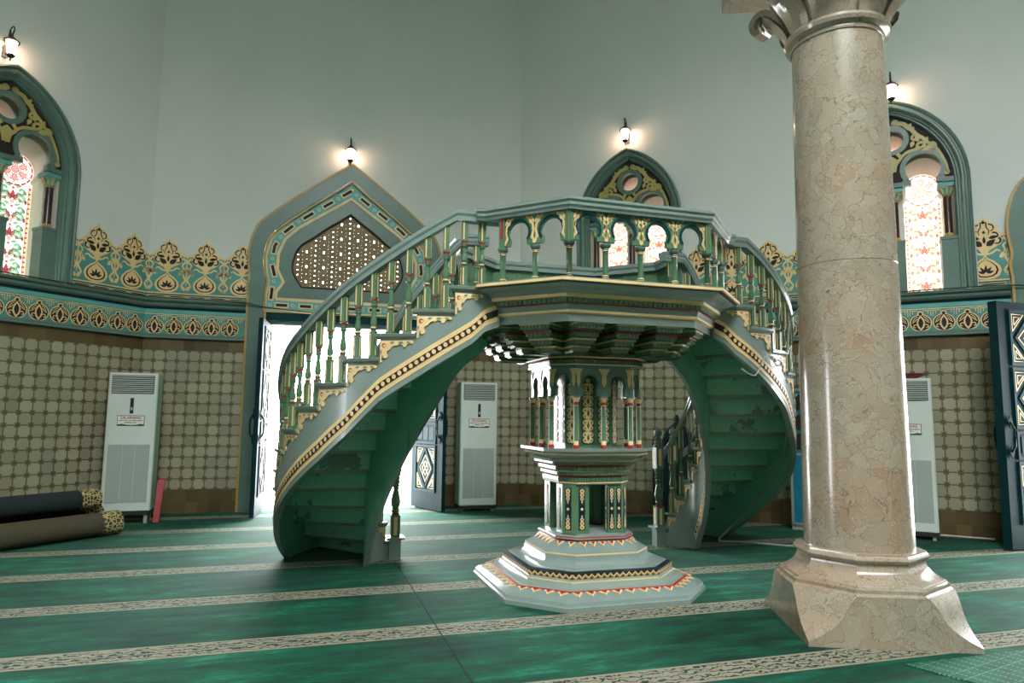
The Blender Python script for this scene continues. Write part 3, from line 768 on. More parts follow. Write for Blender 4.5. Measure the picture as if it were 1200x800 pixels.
def leaf_mb(w, h, th=.06):
    """carved door leaf: x from 0 (hinge) to w, panels on both faces"""
    mb = MB(); mb.box(0, w, -th/2, th/2, .02, h, 'leafblue')
    pans = [(.14, w-.2, .30, .92, 'd'), (.14, w-.2, 1.0, 1.25, 's'), (.14, w-.2, 1.33, 1.95, 'd'), (.14, w-.2, 2.03, h-.12, 't')]
    for sg in (-1, 1):
        y = sg*th/2
        for x0, x1, z0, z1, k in pans:
            for a, b, c_, d in ((x0-.03, x1+.03, z0-.03, z0), (x0-.03, x1+.03, z1, z1+.03), (x0-.03, x0, z0, z1), (x1, x1+.03, z0, z1)):
                mb.box(a, b, min(y, y+sg*.018), max(y, y+sg*.018), c_, d, 'teal')
            cx, cz = (x0+x1)/2, (z0+z1)/2; yy = y+sg*.004
            if k == 's':
                for q in (-.2, 0, .2): mb.box(cx+q*(x1-x0)*1.6-.07, cx+q*(x1-x0)*1.6+.07, min(y, y+sg*.012), max(y, y+sg*.012), z0+.03, z1-.03, 'teal')
                continue
            hx, hz = (x1-x0)/2, (z1-z0)/2
            dia = [(cx, cz+hz*.92), (cx+hx*.78, cz), (cx, cz-hz*.92), (cx-hx*.78, cz)]
            stroke(mb, dia, .028, yy+sg*.008, 'teal', y, closed=True)
            for q in (.62, .34): stroke(mb, [(cx, cz+hz*q), (cx+hx*q, cz), (cx, cz-hz*q), (cx-hx*q, cz)], .016, yy, 'gold', closed=True)
            stroke(mb, [(cx-hx*.3, cz-hz*.3), (cx+hx*.3, cz+hz*.3)], .014, yy, 'gold'); stroke(mb, [(cx-hx*.3, cz+hz*.3), (cx+hx*.3, cz-hz*.3)], .014, yy, 'gold')
            for sx in (-1, 1):
                for sz in (-1, 1):
                    T = [(cx+sx*hx*.92, cz+sz*hz*.25), (cx+sx*hx*.92, cz+sz*hz*.93), (cx+sx*hx*.3, cz+sz*hz*.93)]
                    stroke(mb, T, .016, yy, 'gold', closed=True)
                    T = [(cx+sx*hx*.82, cz+sz*hz*.5), (cx+sx*hx*.82, cz+sz*hz*.82), (cx+sx*hx*.5, cz+sz*hz*.82)]
                    stroke(mb, T, .014, yy, 'gold', closed=True)
    return mb
def hang_leaf(root, x, ang, w, th=.06, h=2.68):
    o = leaf_mb(w, h, th).build('door_leaf', root, (x, -.02, 0), ang, smooth=False)
    mh = MB()
    for sg in (-1, 1):
        y = sg*(th/2+.015)
        for z in (1.05, 1.38): mh.prism([(w-.07, z-.07), (w-.03, z), (w-.07, z+.07), (w-.11, z)], y-.006, y+.006, 'leafblue', True)
        mh.tube([(w-.07, y, 1.05), (w-.07, y+sg*.04, 1.12), (w-.07, y+sg*.045, 1.22), (w-.07, y+sg*.04, 1.31), (w-.07, y, 1.38)], .012, 'leafblue', 6)
    mh.build('door_handle', o)
    return o
hang_leaf(d1, -1.10, radians(-95), .86)
hang_leaf(d1, 1.08, radians(-68), .84)
hang_leaf(d2, -1.10, radians(-132), .95, .1, 2.72)
hang_leaf(d2, 1.10, radians(-75), .98)
hang_leaf(d3, -1.10, radians(-100), .98); hang_leaf(d3, 1.10, radians(-80), .98)

# ------------------------------------------------------------------ prayer carpets
def clip_poly(P, a, b, c_):
    """keep a*x+b*y<=c"""
    out = []
    for i in range(len(P)):
        p, q = P[i], P[(i+1) % len(P)]; dp = a*p[0]+b*p[1]-c_; dq = a*q[0]+b*q[1]-c_
        if dp <= 0: out.append(p)
        if dp*dq < 0: t_ = dp/(dp-dq); out.append((p[0]+(q[0]-p[0])*t_, p[1]+(q[1]-p[1])*t_))
    return out
octin = [(CX+(x-CX)*.997, CY+(y-CY)*.997) for x, y in OCT]
def carpet(name, x0, x1, label):
    P = clip_poly(clip_poly(octin, -1, 0, -x0), 1, 0, x1)
    mb = MB(); n = len(P)
    mb.add([(x, y, 0) for x, y in P]+[(x, y, -.0118) for x, y in P], [tuple(range(n))]+[(i, (i+1) % n, n+(i+1) % n, n+i) for i in range(n)], 'carpet')
    o = mb.build(name, smooth=False); tag(o, label, 'carpet', 'fitted green prayer carpets'); return o
carpet('prayer_carpet', -13.4, .902, 'green carpet with cream stripes left of the seam, under the left curved stair')
carpet('prayer_carpet', .908, 14.4, 'green carpet with cream stripes right of the seam, under the pedestal and column')
mb = MB(); mb.tube([(.905, y, .001) for y in (-10, 0, 10.5)], .0035, 'blackcable', 4)
tag(mb.build('carpet_seam'), 'thin dark seam line where the two green striped carpets meet', 'seam')
mb = MB(); mb.add([(3.33, 3.225, .006), (4.7, 3.235, .006), (4.7, 1.6, .006), (3.75, 2.2, .006)]+[(3.33, 3.225, .0), (4.7, 3.235, .0), (4.7, 1.6, .0), (3.75, 2.2, .0)], [(0, 1, 2, 3), (0, 1, 5, 4), (1, 2, 6, 5), (2, 3, 7, 6), (3, 0, 4, 7)], 'net')
tag(mb.build('floor_mat', smooth=False), 'thin green mat with dotted pale grid lines in front of the marble column base', 'mat')

# ------------------------------------------------------------------ marble column
def build_column():
    cx, cy = 3.683, 3.905; th = radians(-22.8)
    root = empty('marble_column', (cx, cy, 0), th)
    tag(root, 'tall cream veined marble column with flared square base on green carpet', 'column')
    def octr(a, z, d=None):
        """ring: main faces at distance a, diagonal faces at distance d"""
        d = a if d is None else d
        b = d*sqrt(2)-a; b = max(.0, min(a, b)); return [(b, -a, z), (a, -b, z), (a, b, z), (b, a, z), (-b, a, z), (-a, b, z), (-a, -b, z), (-b, -a, z)]
    mb = MB(); R = []
    s = .5056; full = s*sqrt(2)
    for z, d in ((0, full), (.02, full), (.03, full*.995), (.045, full*.965), (.07, .655), (.10, .622), (.135, .592), (.17, .570), (.205, .556), (.24, .543), (.27, .528), (.295, .512), (.305, .506)): R.append(octr(s, z, d))
    for z, a in ((.306, .497), (.312, .492), (.318, .485), (.34, .485), (.345, .470), (.352, .468), (.36, .462), (.375, .43), (.40, .395), (.43, .372), (.455, .364), (.468, .364), (.475, .372), (.485, .382), (.497, .386), (.51, .382), (.518, .374), (.522, .370), (.532, .369), (.534, .352)): R.append(octr(a, z))
    mb.loft(R, 'marble', True, (True, True)); mb.build('base', root, ang=28)
    def shaft(name, z0, z1):
        mb = MB(); P = []
        for i in range(9):
            z = z0+(z1-z0)*i/8; r = .344-.034*((z-.53)/3.5)**1.15; P.append((r, z))
        P = [(P[0][0]-.004, z0)]+[(P[0][0], z0+.004)]+P[1:-1]+[(P[-1][0], z1-.004), (P[-1][0]-.004, z1)]
        mb.lathe(P, 64, 'marble'); return mb.build(name, root)
    shaft('shaft_drum', .53, 2.455); shaft('shaft_drum', 2.455, 4.12)
    mb = MB(); zz = .15; mb.fn = lambda x, y, z: (x, y, z+.10); mb.lathe([(.30, 4.0), (.318, 4.005), (.322, 4.02), (.318, 4.035), (.33, 4.04), (.352, 4.055), (.362, 4.08), (.352, 4.105), (.335, 4.115), (.31, 4.12)], 64, 'marble'); mb.build('necking_ring', root)
    mb = MB(); mb.fn = lambda x, y, z: (x, y, z-.05); mb.lathe([(.31, 4.26), (.325, 4.32), (.36, 4.42), (.42, 4.56), (.50, 4.72), (.56, 4.9)], 48, 'marble')
    mb.obox((0, 0), (1, 0), (.68, .68), 4.9, 5.02, 'marble'); mb.build('capital', root)
    lf = MB()
    W = [(-.075, 4.12), (0, 4.12), (.075, 4.12)]
    rows = [(4.26, .09, .332, .01), (4.32, .105, .350, .02), (4.38, .11, .385, .025), (4.44, .115, .435, .025), (4.48, .11, .475, .018), (4.505, .10, .51, .008), (4.495, .08, .535, 0), (4.46, .06, .54, 0), (4.43, .045, .52, 0)]
    Rg = []
    rows = [(z-.05, w, r, rib) for z, w, r, rib in rows]
    for z, w, r, rib in rows: Rg.append([(r-.01, -w, z), (r+rib*.3, -w*.5, z), (r+rib*1.2, 0, z), (r+rib*.3, w*.5, z), (r-.01, w, z)])
    lf.loft(Rg, 'marble', False); lf.loft([[(x-.02, y, z) for x, y, z in g] for g in Rg], 'marble', False)
    l0 = lf.build('acanthus_leaf', root)
    for k in range(8):
        o = l0 if k == 0 else copy(l0, root); o.rotation_euler[2] = k*pi/4+pi/8
    vo = MB(); P = catmull([(.36, 4.40), (.44, 4.56), (.56, 4.64), (.645, 4.59), (.625, 4.50), (.565, 4.51), (.575, 4.56)], 4)
    vo.prism([(a, b) for a, b in ribbon(P, (.04, .06))[0]]+[(a, b) for a, b in reversed(ribbon(P, (.04, .06))[1])], -.065, .065, 'marble', True)
    v0 = vo.build('corner_volute', root)
    for k in range(4):
        o = v0 if k == 0 else copy(v0, root); o.rotation_euler[2] = k*pi/2+pi/4
build_column()

# ------------------------------------------------------------------ octagonal tribune
UX, UY = 2.345, 5.524
def oring(a, b, z):
    """elongated octagon: long faces at distance a, half length b; front-left first"""
    return [(-b, -a, z), (b, -a, z), (a, -b, z), (a, b, z), (b, a, z), (-b, a, z), (-a, b, z), (-a, -b, z)]
def oedge(a, b):
    P = [(x, y) for x, y, z in oring(a, b, 0)]; return [(P[i], P[(i+1) % 8]) for i in range(8)]
trib = empty('octagonal_tribune', (UX, UY, 0)); tag(trib, 'sage green octagonal wooden tribune on a stepped pedestal, gilt arcades between two curved stairs', 'tribune')
def oloft(mb, prof, k=.58, caps=(True, True)):
    """prof: (a, z, material of the segment ABOVE this ring)"""
    R = [oring(a, a*k, z) for a, z, m in prof]; mb.loft(R, [m for a, z, m in prof][:-1], True, caps)
def on_ring_units(mb, a, k, z, pitch, fn, a2=None, z2=None):
    for (p, q) in oedge(a, a*k):
        L = hypot(q[0]-p[0], q[1]-p[1]); n = max(1, round(L/pitch)); d = ((q[0]-p[0])/L, (q[1]-p[1])/L); nn = (d[1], -d[0])
        for i in range(n):
            t_ = (i+.5)/n*L; fn(mb, (p[0]+d[0]*t_, p[1]+d[1]*t_), d, nn, L/n)
def dentils(mb, a, k, z0, z1, pitch, m, dep=.008, fill=.74):
    on_ring_units(mb, a, k, z0, pitch, lambda mb, c, d, nn, w: mb.obox((c[0]+nn[0]*dep/2, c[1]+nn[1]*dep/2), d, (w*fill/2, dep/2+.002), z0, z1, m))
def tri_units(mb, a1, z1, a2, z2, k, pitch, w, h):
    """gold and red pendants lying on the sloping face between ring (a1,z1) above and (a2,z2) below"""
    sl = hypot(a2-a1, z1-z2); cs, sn = (a2-a1)/sl, (z1-z2)/sl
    def f(mb, c, d, nn, ww):
        def P(u, v, o): return (c[0]+d[0]*u+nn[0]*(v*cs+o*sn), c[1]+d[1]*u+nn[1]*(v*cs+o*sn), z1-v*sn+o*cs)
        hw = w/2
        top = [(-hw, 0), (hw, 0), (hw*.75, h*.35), (hw*.35, h*.55), (0, h), (-hw*.35, h*.55), (-hw*.75, h*.35)]
        n = len(top)
        mb.add([P(u, v, .007) for u, v in top]+[P(u, v, 0) for u, v in top], [tuple(range(n))]+[(i, (i+1) % n, n+(i+1) % n, n+i) for i in range(n)], 'gold')
        mb.add([P(u*.55, v*.6+h*.06, .009) for u, v in top], [tuple(range(n))], 'red')
    on_ring_units(mb, a1, k, z1, pitch, f)
def zigzag(mb, a, k, zm, amp, pitch):
    for (p, q) in oedge(a, a*k):
        L = hypot(q[0]-p[0], q[1]-p[1]); n = max(1, round(L/pitch)); d = ((q[0]-p[0])/L, (q[1]-p[1])/L); nn = (d[1], -d[0])
        for th_, m, off, zz in ((.010, 'gold', .004, 0), (.009, 'ochre', .003, -.012)):
            pts = [(L*j/(2*n), zm+zz+(amp if j % 2 == 0 else -amp)) for j in range(2*n+1)]
            A_, B_ = ribbon(pts, th_); c_ = len(pts)
            f = lambda u, z: (p[0]+d[0]*u+nn[0]*off, p[1]+d[1]*u+nn[1]*off, z)
            mb.add([f(*x) for x in A_]+[f(*x) for x in B_], [(i, i+1, c_+i+1, c_+i) for i in range(c_-1)], m)
# stepped plinth
mb = MB(); oloft(mb, [(.851, 0, 'sage'), (.851, .03, 'sage'), (.838, .038, 'sage'), (.832, .06, 'sage'), (.81, .08, 'sage'), (.775, .095, 'sage'), (.73, .104, 'red'), (.718, .112, 'sage'), (.705, .114, 'sage')], .58)
tri_units(mb, .735, .104, .80, .085, .58, .105, .085, .06); mb.build('lower_step', trib)
mb = MB(); oloft(mb, [(.705, .112, 'sage'), (.672, .118, 'sage'), (.648, .132, 'sage'), (.636, .148, 'gold'), (.636, .160, 'sage'), (.622, .165, 'sage'), (.618, .172, 'dark'), (.618, .21, 'navy'), (.585, .222, 'sage'), (.50, .226, 'sage')], .585)
zigzag(mb, .618, .585, .194, .012, .05); mb.build('middle_step', trib)
mb = MB(); oloft(mb, [(.50, .224, 'sage'), (.475, .236, 'sage'), (.455, .262, 'sage'), (.448, .305, 'gold'), (.448, .318, 'sage'), (.436, .322, 'sage'), (.40, .345, 'sage'), (.365, .37, 'sage'), (.342, .388, 'red'), (.336, .396, 'sage'), (.30, .398, 'sage')], .59)
tri_units(mb, .345, .388, .40, .347, .59, .085, .066, .058); mb.build('upper_step', trib)
mb = MB(); oloft(mb, [(.30, .394, 'sage'), (.338, .398, 'sage'), (.350, .408, 'sage'), (.350, .420, 'red'), (.343, .428, 'sage'), (.30, .438, 'sage'), (.29, .444, 'sage')], .6); mb.build('torus_ring', trib)
# corner piers of the shaft
def pier():
    """front-left pier in tribune coordinates"""
    mb = MB(); a = .288; b = .212; g = .083; z0, z1 = .443, .838
    th_ = .05
    fp = [(-g, -a), (-g, -a+th_), (-b+.02, -a+th_), (-a+th_, -b+.02), (-a+th_, -g), (-a, -g), (-a, -b), (-b, -a)]
    n = len(fp)
    mb.add([(x, y, z0) for x, y in fp]+[(x, y, z1) for x, y in fp], [tuple(reversed(range(n))), tuple(range(n, 2*n))]+[(i, (i+1) % n, n+(i+1) % n, n+i) for i in range(n)], 'green')
    return mb, a, b, g
def panel_on(mb, p, q, z0, z1, w):
    """painted strip with gold end ornaments on a vertical face from p to q (outward normal to the right of p->q)"""
    c = ((p[0]+q[0])/2, (p[1]+q[1])/2); L = hypot(q[0]-p[0], q[1]-p[1]); d = ((q[0]-p[0])/L, (q[1]-p[1])/L); nn = (d[1], -d[0])
    f = lambda x, y, z: (c[0]+d[0]*x-nn[0]*y, c[1]+d[1]*x-nn[1]*y, z)
    s = MB(f); s.box(-w/2, w/2, -.003, 0, z0, z1, 'navy')
    for zz, up in ((z0, 1), (z1, -1)):
        for k in range(3):
            zc = zz+up*(.022+k*.030); s.prism(circ(0, zc, .019-.002*k, 8, sx=w/.05), -.006, 0, 'gold', False); s.prism(circ(0, zc, .007, 6), -.007, 0, 'red', False)
        s.prism([(-.008, zz+up*.10), (.008, zz+up*.10), (0, zz+up*.125)], -.006, 0, 'gold', False)
    s.prism(circ(0, (z0+z1)/2, .012, 8), -.006, 0, 'gold', False)
    for i, v in enumerate(s.v): pass
    b = len(mb.v)
    for v in s.v: mb.v.append(v)
    for fa, mi in zip(s.f, s.mi): mb.f.append(tuple(b+i for i in fa)); mb.mi.append(mb.mat(s.mats[mi]))
for sx, sy in ((-1, -1), (1, -1), (1, 1), (-1, 1)):
    base, a, b, g = pier(); pm = MB()
    faces = [((-b, -a), (-g, -a)), ((-a, -b), (-b, -a)), ((-a, -g), (-a, -b)), ((-g, -a+.0), (-g, -a+.05))]
    for i, (p, q) in enumerate(faces):
        L = hypot(q[0]-p[0], q[1]-p[1])
        if i == 0 and sx == 1:
            m_ = ((p[0]+q[0])/2, (p[1]+q[1])/2); panel_on(pm, p, m_, .475, .805, .042); panel_on(pm, m_, q, .475, .805, .042)
        else: panel_on(pm, p, q, .475, .805, min(.055, L*.6))
    for e in (base, pm): e.v = [(x*-sx*1.0 if sx == 1 else x, y*-sy if sy == 1 else y, z) for x, y, z in e.v]
    o = base.build('corner_pier', trib); pm.build('painted_panel', o, smooth=False)
# corbelled cornice over the piers
mb = MB(); oloft(mb, [(.305, .834, 'sage'), (.312, .845, 'gold'), (.312, .855, 'green'), (.308, .86, 'green'), (.308, .892, 'red'), (.314, .905, 'green'), (.322, .91, 'green'), (.322, .935, 'gold'), (.336, .946, 'green'), (.340, .952, 'green'), (.340, .98, 'red'), (.366, .995, 'green'), (.372, 1.0, 'green'), (.372, 1.018, 'gold'), (.402, 1.03, 'sage'), (.412, 1.045, 'green'), (.42, 1.058, 'sage'), (.45, 1.075, 'gold'), (.458, 1.09, 'sage'), (.482, 1.108, 'sage'), (.485, 1.131, 'sage'), (.3, 1.132, 'sage')], .62)
for a, z0, z1 in ((.308, .862, .89), (.322, .912, .933), (.340, .954, .978), (.372, 1.002, 1.016)): dentils(mb, a, .62, z0, z1, .026, 'green', .007)
mb.build('pedestal_cornice', trib)
# colonnade: core, colonnettes, horseshoe arcade
mb = MB(); oloft(mb, [(.235, 1.131, 'green'), (.235, 1.83, 'green')], .6); core = mb.build('core', trib)
def face_map(p, q):
    L = hypot(q[0]-p[0], q[1]-p[1]); d = ((q[0]-p[0])/L, (q[1]-p[1])/L); nn = (d[1], -d[0]); c = ((p[0]+q[0])/2, (p[1]+q[1])/2)
    return (lambda x, y, z: (c[0]+d[0]*x-nn[0]*y, c[1]+d[1]*x-nn[1]*y, z)), L
for p, q in oedge(.235, .141):
    f, L = face_map(p, q); s = MB(f)
    for cx in ((-L/4, L/4) if L > .2 else (0,)):
        z = 1.17; hw = .052; k = 0
        s.prism([(cx-.062, 1.155), (cx+.062, 1.155), (cx+.062, 1.66), (cx, 1.73), (cx-.062, 1.66)], -.003, 0, 'deep', False)
        for k in range(5):
            z = 1.165+k*.1; P = [(0, z), (.034, z+.008), (.046, z+.030), (.030, z+.048), (.048, z+.066), (.040, z+.088), (.012, z+.099)]
            s.prism([(cx+x, y) for x, y in P]+[(cx-x, y) for x, y in reversed(P[1:])], -.007, 0, 'gold', True)
            for sg in (1, -1):
                for x, zz, an, L_, w_ in ((.020, z+.014, 50, .026, .006), (.026, z+.058, 70, .028, .006)): s.prism([(cx+sg*x_, z_) for x_, z_ in leaf(x, zz, radians(an), L_, w_)][::sg], -.009, 0, 'deep', False)
            s.prism(leaf(cx, z+.022, pi/2, .055, .010), -.009, 0, 'deep', False)
        s.prism(circ(cx, 1.685, .020, 8), -.007, 0, 'gold', True)
    s.build('gilt_filigree', core, smooth=False)
prof = [(.026, 0), (.026, .022), (.021, .028), (.021, .06), (.019, .065), (.018, .34), (.020, .345), (.020, .365), (.018, .37), (.021, .375), (.030, .398), (.034, .405), (.034, .419)]
cm = MB(); cm.lathe(prof, 10, 'green', (0, 0, 0), ['red', 'red', 'gold', 'green', 'green', 'gold', 'red', 'red', 'gold', 'gold', 'gold', 'sage'])
cm.tube([(.0195, 0, .06), (.0185, 0, .34)], .004, 'gold', 4); cm.tube([(-.0195, 0, .06), (-.0185, 0, .34)], .004, 'white', 4)
c0 = None
def ring_points(a, b, mid=True):
    P = []
    for i, (p, q) in enumerate(oedge(a, b)):
        P.append(p)
        if mid and i % 2 == 0: P.append(((p[0]+q[0])/2, (p[1]+q[1])/2))
    return P
for x, y in ring_points(.395, .24):
    if c0 is None: c0 = cm.build('colonnette', trib, (x, y, 1.131), ang=40); c0['label'] = 'slim green colonnette with red base and gilt capital'
    else:
        c = copy(c0, trib); c.location = (x, y, 1.131)
def arch_panel(mb, L, cxs, r, zc, z0, z1, y0, y1, m, mring, a=.55):
    """board with horseshoe openings, feet at z0"""
    loop = [(L/2, z1), (-L/2, z1), (-L/2, z0)]
    for cx in cxs:
        h = [(cx+r*cos(-a+(pi+2*a)*i/14), zc+r*sin(-a+(pi+2*a)*i/14)) for i in range(15)][::-1]
        loop += [(h[0][0]-.004, z0)]+h+[(h[-1][0]+.004, z0)]
    loop += [(L/2, z0)]
    mb.prism(loop, y0, y1, m, True)
    for cx in cxs:
        h = [(cx+r*1.14*cos(-a+(pi+2*a)*i/14), zc+r*1.14*sin(-a+(pi+2*a)*i/14)) for i in range(15)]
        stroke(mb, h, r*.26, y0-.004, mring)
for i, (p, q) in enumerate(oedge(.405, .245)):
    f, L = face_map(p, q); s = MB(f); cxs = (-L/4, L/4) if i % 2 == 0 else (0,)
    arch_panel(s, L, cxs, .068, 1.652, 1.55, 1.792, -.0, .03, 'sage_dark', 'green')
    for cx in ([-L/2+.02, 0, L/2-.02] if i % 2 == 0 else [-L/2+.02, L/2-.02]):
        w = 1 if cx == 0 else .6
        for sg in (1, -1):
            stroke(s, [(cx+sg*w*x, z) for x, z in catmull([(.045, 1.772), (.03, 1.75), (.012, 1.71), (.016, 1.66)], 3)], .012, -.006, 'gold', 0)
            stroke(s, [(cx+sg*w*x, z) for x, z in spiral(.028, 1.755, .016, .005, 0, radians(300), 7)], .008, -.007, 'gold', 0)
        s.prism([(cx-.02*w, 1.772), (cx+.02*w, 1.772), (cx+.012*w, 1.70), (cx+.018*w, 1.65), (cx, 1.62), (cx-.018*w, 1.65), (cx-.012*w, 1.70)], -.005, 0, 'red' if cx == 0 and i == 7 else 'gold', True)
    s.build('horseshoe_arcade', trib, smooth=False)
mb = MB(); oloft(mb, [(.40, 1.79, 'green'), (.425, 1.792, 'sage'), (.43, 1.80, 'gold'), (.43, 1.81, 'green'), (.415, 1.815, 'green'), (.415, 1.845, 'red'), (.442, 1.857, 'gold'), (.446, 1.868, 'green'), (.43, 1.872, 'green'), (.43, 1.90, 'red'), (.466, 1.914, 'green'), (.45, 1.925, 'green'), (.45, 1.96, 'gold'), (.47, 1.968, 'green'), (.455, 1.975, 'deep'), (.455, 2.08, 'deep')], .64)
for a, z0, z1 in ((.415, 1.817, 1.843), (.43, 1.874, 1.898), (.45, 1.928, 1.958)): dentils(mb, a, .64, z0, z1, .027, 'green', .008)
mb.build('upper_cornice', trib)
# stepped corbels under the platform
def corbel_mb(w):
    mb = MB(); T = [(2.078, 2.026, .89, w), (2.026, 1.974, .835, w*.87), (1.974, 1.922, .775, w*.76), (1.922, 1.872, .70, w*.62)]
    for i, (zt, zb, r, ww) in enumerate(T):
        z = zt; mb.box(.40, r, -ww/2, ww/2, zb+.008, zt-.012, 'green')
        mb.box(.40, r+.012, -ww/2-.012, ww/2+.012, zt-.014, zt, 'gold' if i != 1 else 'red'); mb.box(.40, r-.015, -ww/2+.012, ww/2-.012, zb-.001, zb+.01, 'deep')
        n = max(2, int(ww/.03))
        for k in range(n):
            y = -ww/2+(k+.5)*ww/n; mb.box(r, r+.006, y-.010, y+.010, zb+.012, zt-.016, 'green')
        for sg in (-1, 1):
            x = .45
            while x < r-.01: mb.box(x, x+.02, *sorted((sg*ww/2, sg*(ww/2+.006))), zb+.012, zt-.016, 'green'); x += .032
    return mb
cb0 = corbel_mb(.215).build('stepped_corbel', trib, smooth=False); cb1 = corbel_mb(.24).build('stepped_corbel', trib, smooth=False)
first = [True, True]
for side in range(4):
    for off in (-.33, 0, .33):
        o = cb0 if first[0] else copy(cb0, trib); first[0] = False
        an = side*pi/2; o.rotation_euler[2] = an; o.location = (-sin(an)*off, cos(an)*off, 0)
    o = cb1 if first[1] else copy(cb1, trib); first[1] = False
    o.rotation_euler[2] = side*pi/2+pi/4; o.location = (cos(side*pi/2+pi/4)*.10, sin(side*pi/2+pi/4)*.10, 0)
# platform
mb = MB(); KP = .565
oloft(mb, [(.45, 2.074, 'deep'), (.925, 2.074, 'sage'), (.928, 2.13, 'gold'), (.95, 2.14, 'gold'), (.95, 2.158, 'sage'), (.945, 2.16, 'sage'), (.958, 2.198, 'red'), (.968, 2.206, 'green'), (.965, 2.21, 'green'), (.965, 2.242, 'gold'), (1.0, 2.245, 'gold'), (1.0, 2.27, 'sage'), (1.005, 2.272, 'sage'), (1.015, 2.285, 'sage'), (1.045, 2.305, 'sage'), (1.09, 2.318, 'sage'), (1.10, 2.328, 'navy'), (1.128, 2.333, 'gold'), (1.14, 2.336, 'gold'), (1.14, 2.354, 'sage'), (1.14, 2.361, 'sage_dark'), (.2, 2.362, 'sage_dark')], KP)
dentils(mb, .965, KP, 2.212, 2.24, .04, 'green', .010, .82); mb.build('platform', trib)
# railing of the platform
RA, RB = 1.055, .565
rail_prof = [(-.052, -.085), (.045, -.085), (.05, -.07), (.062, -.055), (.062, -.035), (.075, -.02), (.075, 0), (-.065, 0), (-.065, -.03), (-.052, -.05)]
def rail_sweep(mb, pts, m='sage', prof=rail_prof, z_off=0, caps=True):
    """pts 3D path; profile (outward to the right of travel, up)"""
    R = []; n = len(pts)
    for i, p in enumerate(pts):
        a = pts[max(i-1, 0)]; b = pts[min(i+1, n-1)]
        if 0 < i < n-1:
            d1_ = Vector((p[0]-a[0], p[1]-a[1])).normalized(); d2_ = Vector((b[0]-p[0], b[1]-p[1])).normalized(); d = (d1_+d2_).normalized(); sc = 1/max(.5, d.dot(d1_))
        else: d = Vector((b[0]-a[0], b[1]-a[1])).normalized(); sc = 1
        nn = (d.y*sc, -d.x*sc); R.append([(p[0]+nn[0]*u, p[1]+nn[1]*u, p[2]+v+z_off) for u, v in prof])
    mb.loft(R, m, True, (caps, caps))
ZR = 2.945
post_prof = [(.030, 0), (.030, .02), (.024, .024), (.024, .03), (.028, .034), (.022, .04), (.022, .215), (.026, .22), (.022, .226), (.026, .232), (.024, .236), (.038, .25), (.042, .262), (.042, .272)]
post_mats = ['sage_dark', 'gold', 'green', 'gold', 'gold', 'green', 'red', 'gold', 'green', 'gold', 'sage_dark', 'sage_dark', 'sage_dark']
pm = MB(); pm.lathe(post_prof, 8, 'green', (0, 0, 0), post_mats)
p0 = None
def put_post(x, y):
    global p0
    if p0 is None: p0 = pm.build('railing_colonnette', trib, (x, y, 2.36), ang=40)
    else: c = copy(p0, trib); c.location = (x, y, 2.36)
RE = oedge(RA, RB)
def gilt_spandrel(s, cx, half, zt, zb, w=1.0, y=-.006):
    for sg in ((1, -1) if half == 0 else (half,)):
        for P, ww in ((catmull([(.012, zb+.02), (.026, zb+.06), (.014, zb+.10), (.03, zb+.15), (.085, zt-.012)], 3), .014), (spiral(.038, zt-.035, .022, .006, 0, radians(300), 8), .009), (spiral(.026, zb+.045, .018, .005, radians(90), radians(-220), 7), .009), (catmull([(.03, zt-.01), (.06, zt-.02), (.10, zt-.008)], 3), .011), (spiral(.085, zt-.022, .014, .004, 0, radians(280), 6), .008)):
            stroke(s, [(cx+sg*w*x, z) for x, z in P], ww, y, 'gold', 0)
        for x, z, an, L, lw in ((.012, zb+.09, 70, .05, .012), (.03, zt-.06, 20, .045, .011), (.01, zb+.15, 80, .045, .010)):
            s.prism([(cx+sg*w*a, b) for a, b in leaf(x, z, radians(an), L, lw)][::sg], y, 0, 'gold', False)
    s.prism(circ(cx, zb+.012, .016 if half == 0 else .010, 8), y, 0, 'gold', False)
def rail_panel(i, t0, t1, n, style='arch'):
    """arcaded stretch on railing edge i between fractions t0..t1 with n openings"""
    p, q = RE[i]; P = (p[0]+(q[0]-p[0])*t0, p[1]+(q[1]-p[1])*t0); Qq = (p[0]+(q[0]-p[0])*t1, p[1]+(q[1]-p[1])*t1)
    f, L = face_map(P, Qq); s = MB(f); w = L/n; cxs = [-L/2+w*(k+.5) for k in range(n)]
    r = min(.083, w*.36)
    if style == 'arch':
        arch_panel(s, L, cxs, r, 2.738, 2.645, 2.865, -.012, .016, 'green', 'teal', .62)
        for k in range(n+1): gilt_spandrel(s, -L/2+w*k+(.024 if k == 0 else -.024 if k == n else 0), 1 if k == 0 else -1 if k == n else 0, 2.862, 2.65, w/.24*.6, -.017)
        o = s.build('railing_arcade', trib, smooth=False)
        for k in range(n+1):
            x, y, z = f(-L/2+w*k, 0, 0); put_post(x, y)
            if k in (0, n):
                b = MB(f); b.box(-L/2+w*k-.024, -L/2+w*k+.024, -.024, .024, 2.63, 2.862, 'green'); b.box(-L/2+w*k-.008, -L/2+w*k+.008, -.027, 0, 2.70, 2.85, 'red'); b.build('railing_block', trib)
    else:
        s.prism([[(-L/2, 2.40), (L/2, 2.40), (L/2, 2.862), (-L/2, 2.862)]]+[circ(c, 2.60, .075, 14, sz=1.3) for c in cxs], -.012, .016, 'green', True)
        for c in cxs: stroke(s, circ(c, 2.60, .088, 14, sz=1.28), .026, -.016, 'deep', closed=True)
        s.build('railing_board', trib, smooth=False)
        for k in range(n+1):
            b = MB(f); b.box(-L/2+w*k-.022, -L/2+w*k+.022, -.024, .024, 2.362, 2.862, 'green'); b.build('railing_post', trib)
rail_panel(0, 0, 1, 4); rail_panel(7, .22, 1, 2); rail_panel(1, 0, .78, 2)
rail_panel(3, 0, 1, 2, 'board'); rail_panel(4, 0, 1, 4, 'board'); rail_panel(5, 0, 1, 2, 'board')
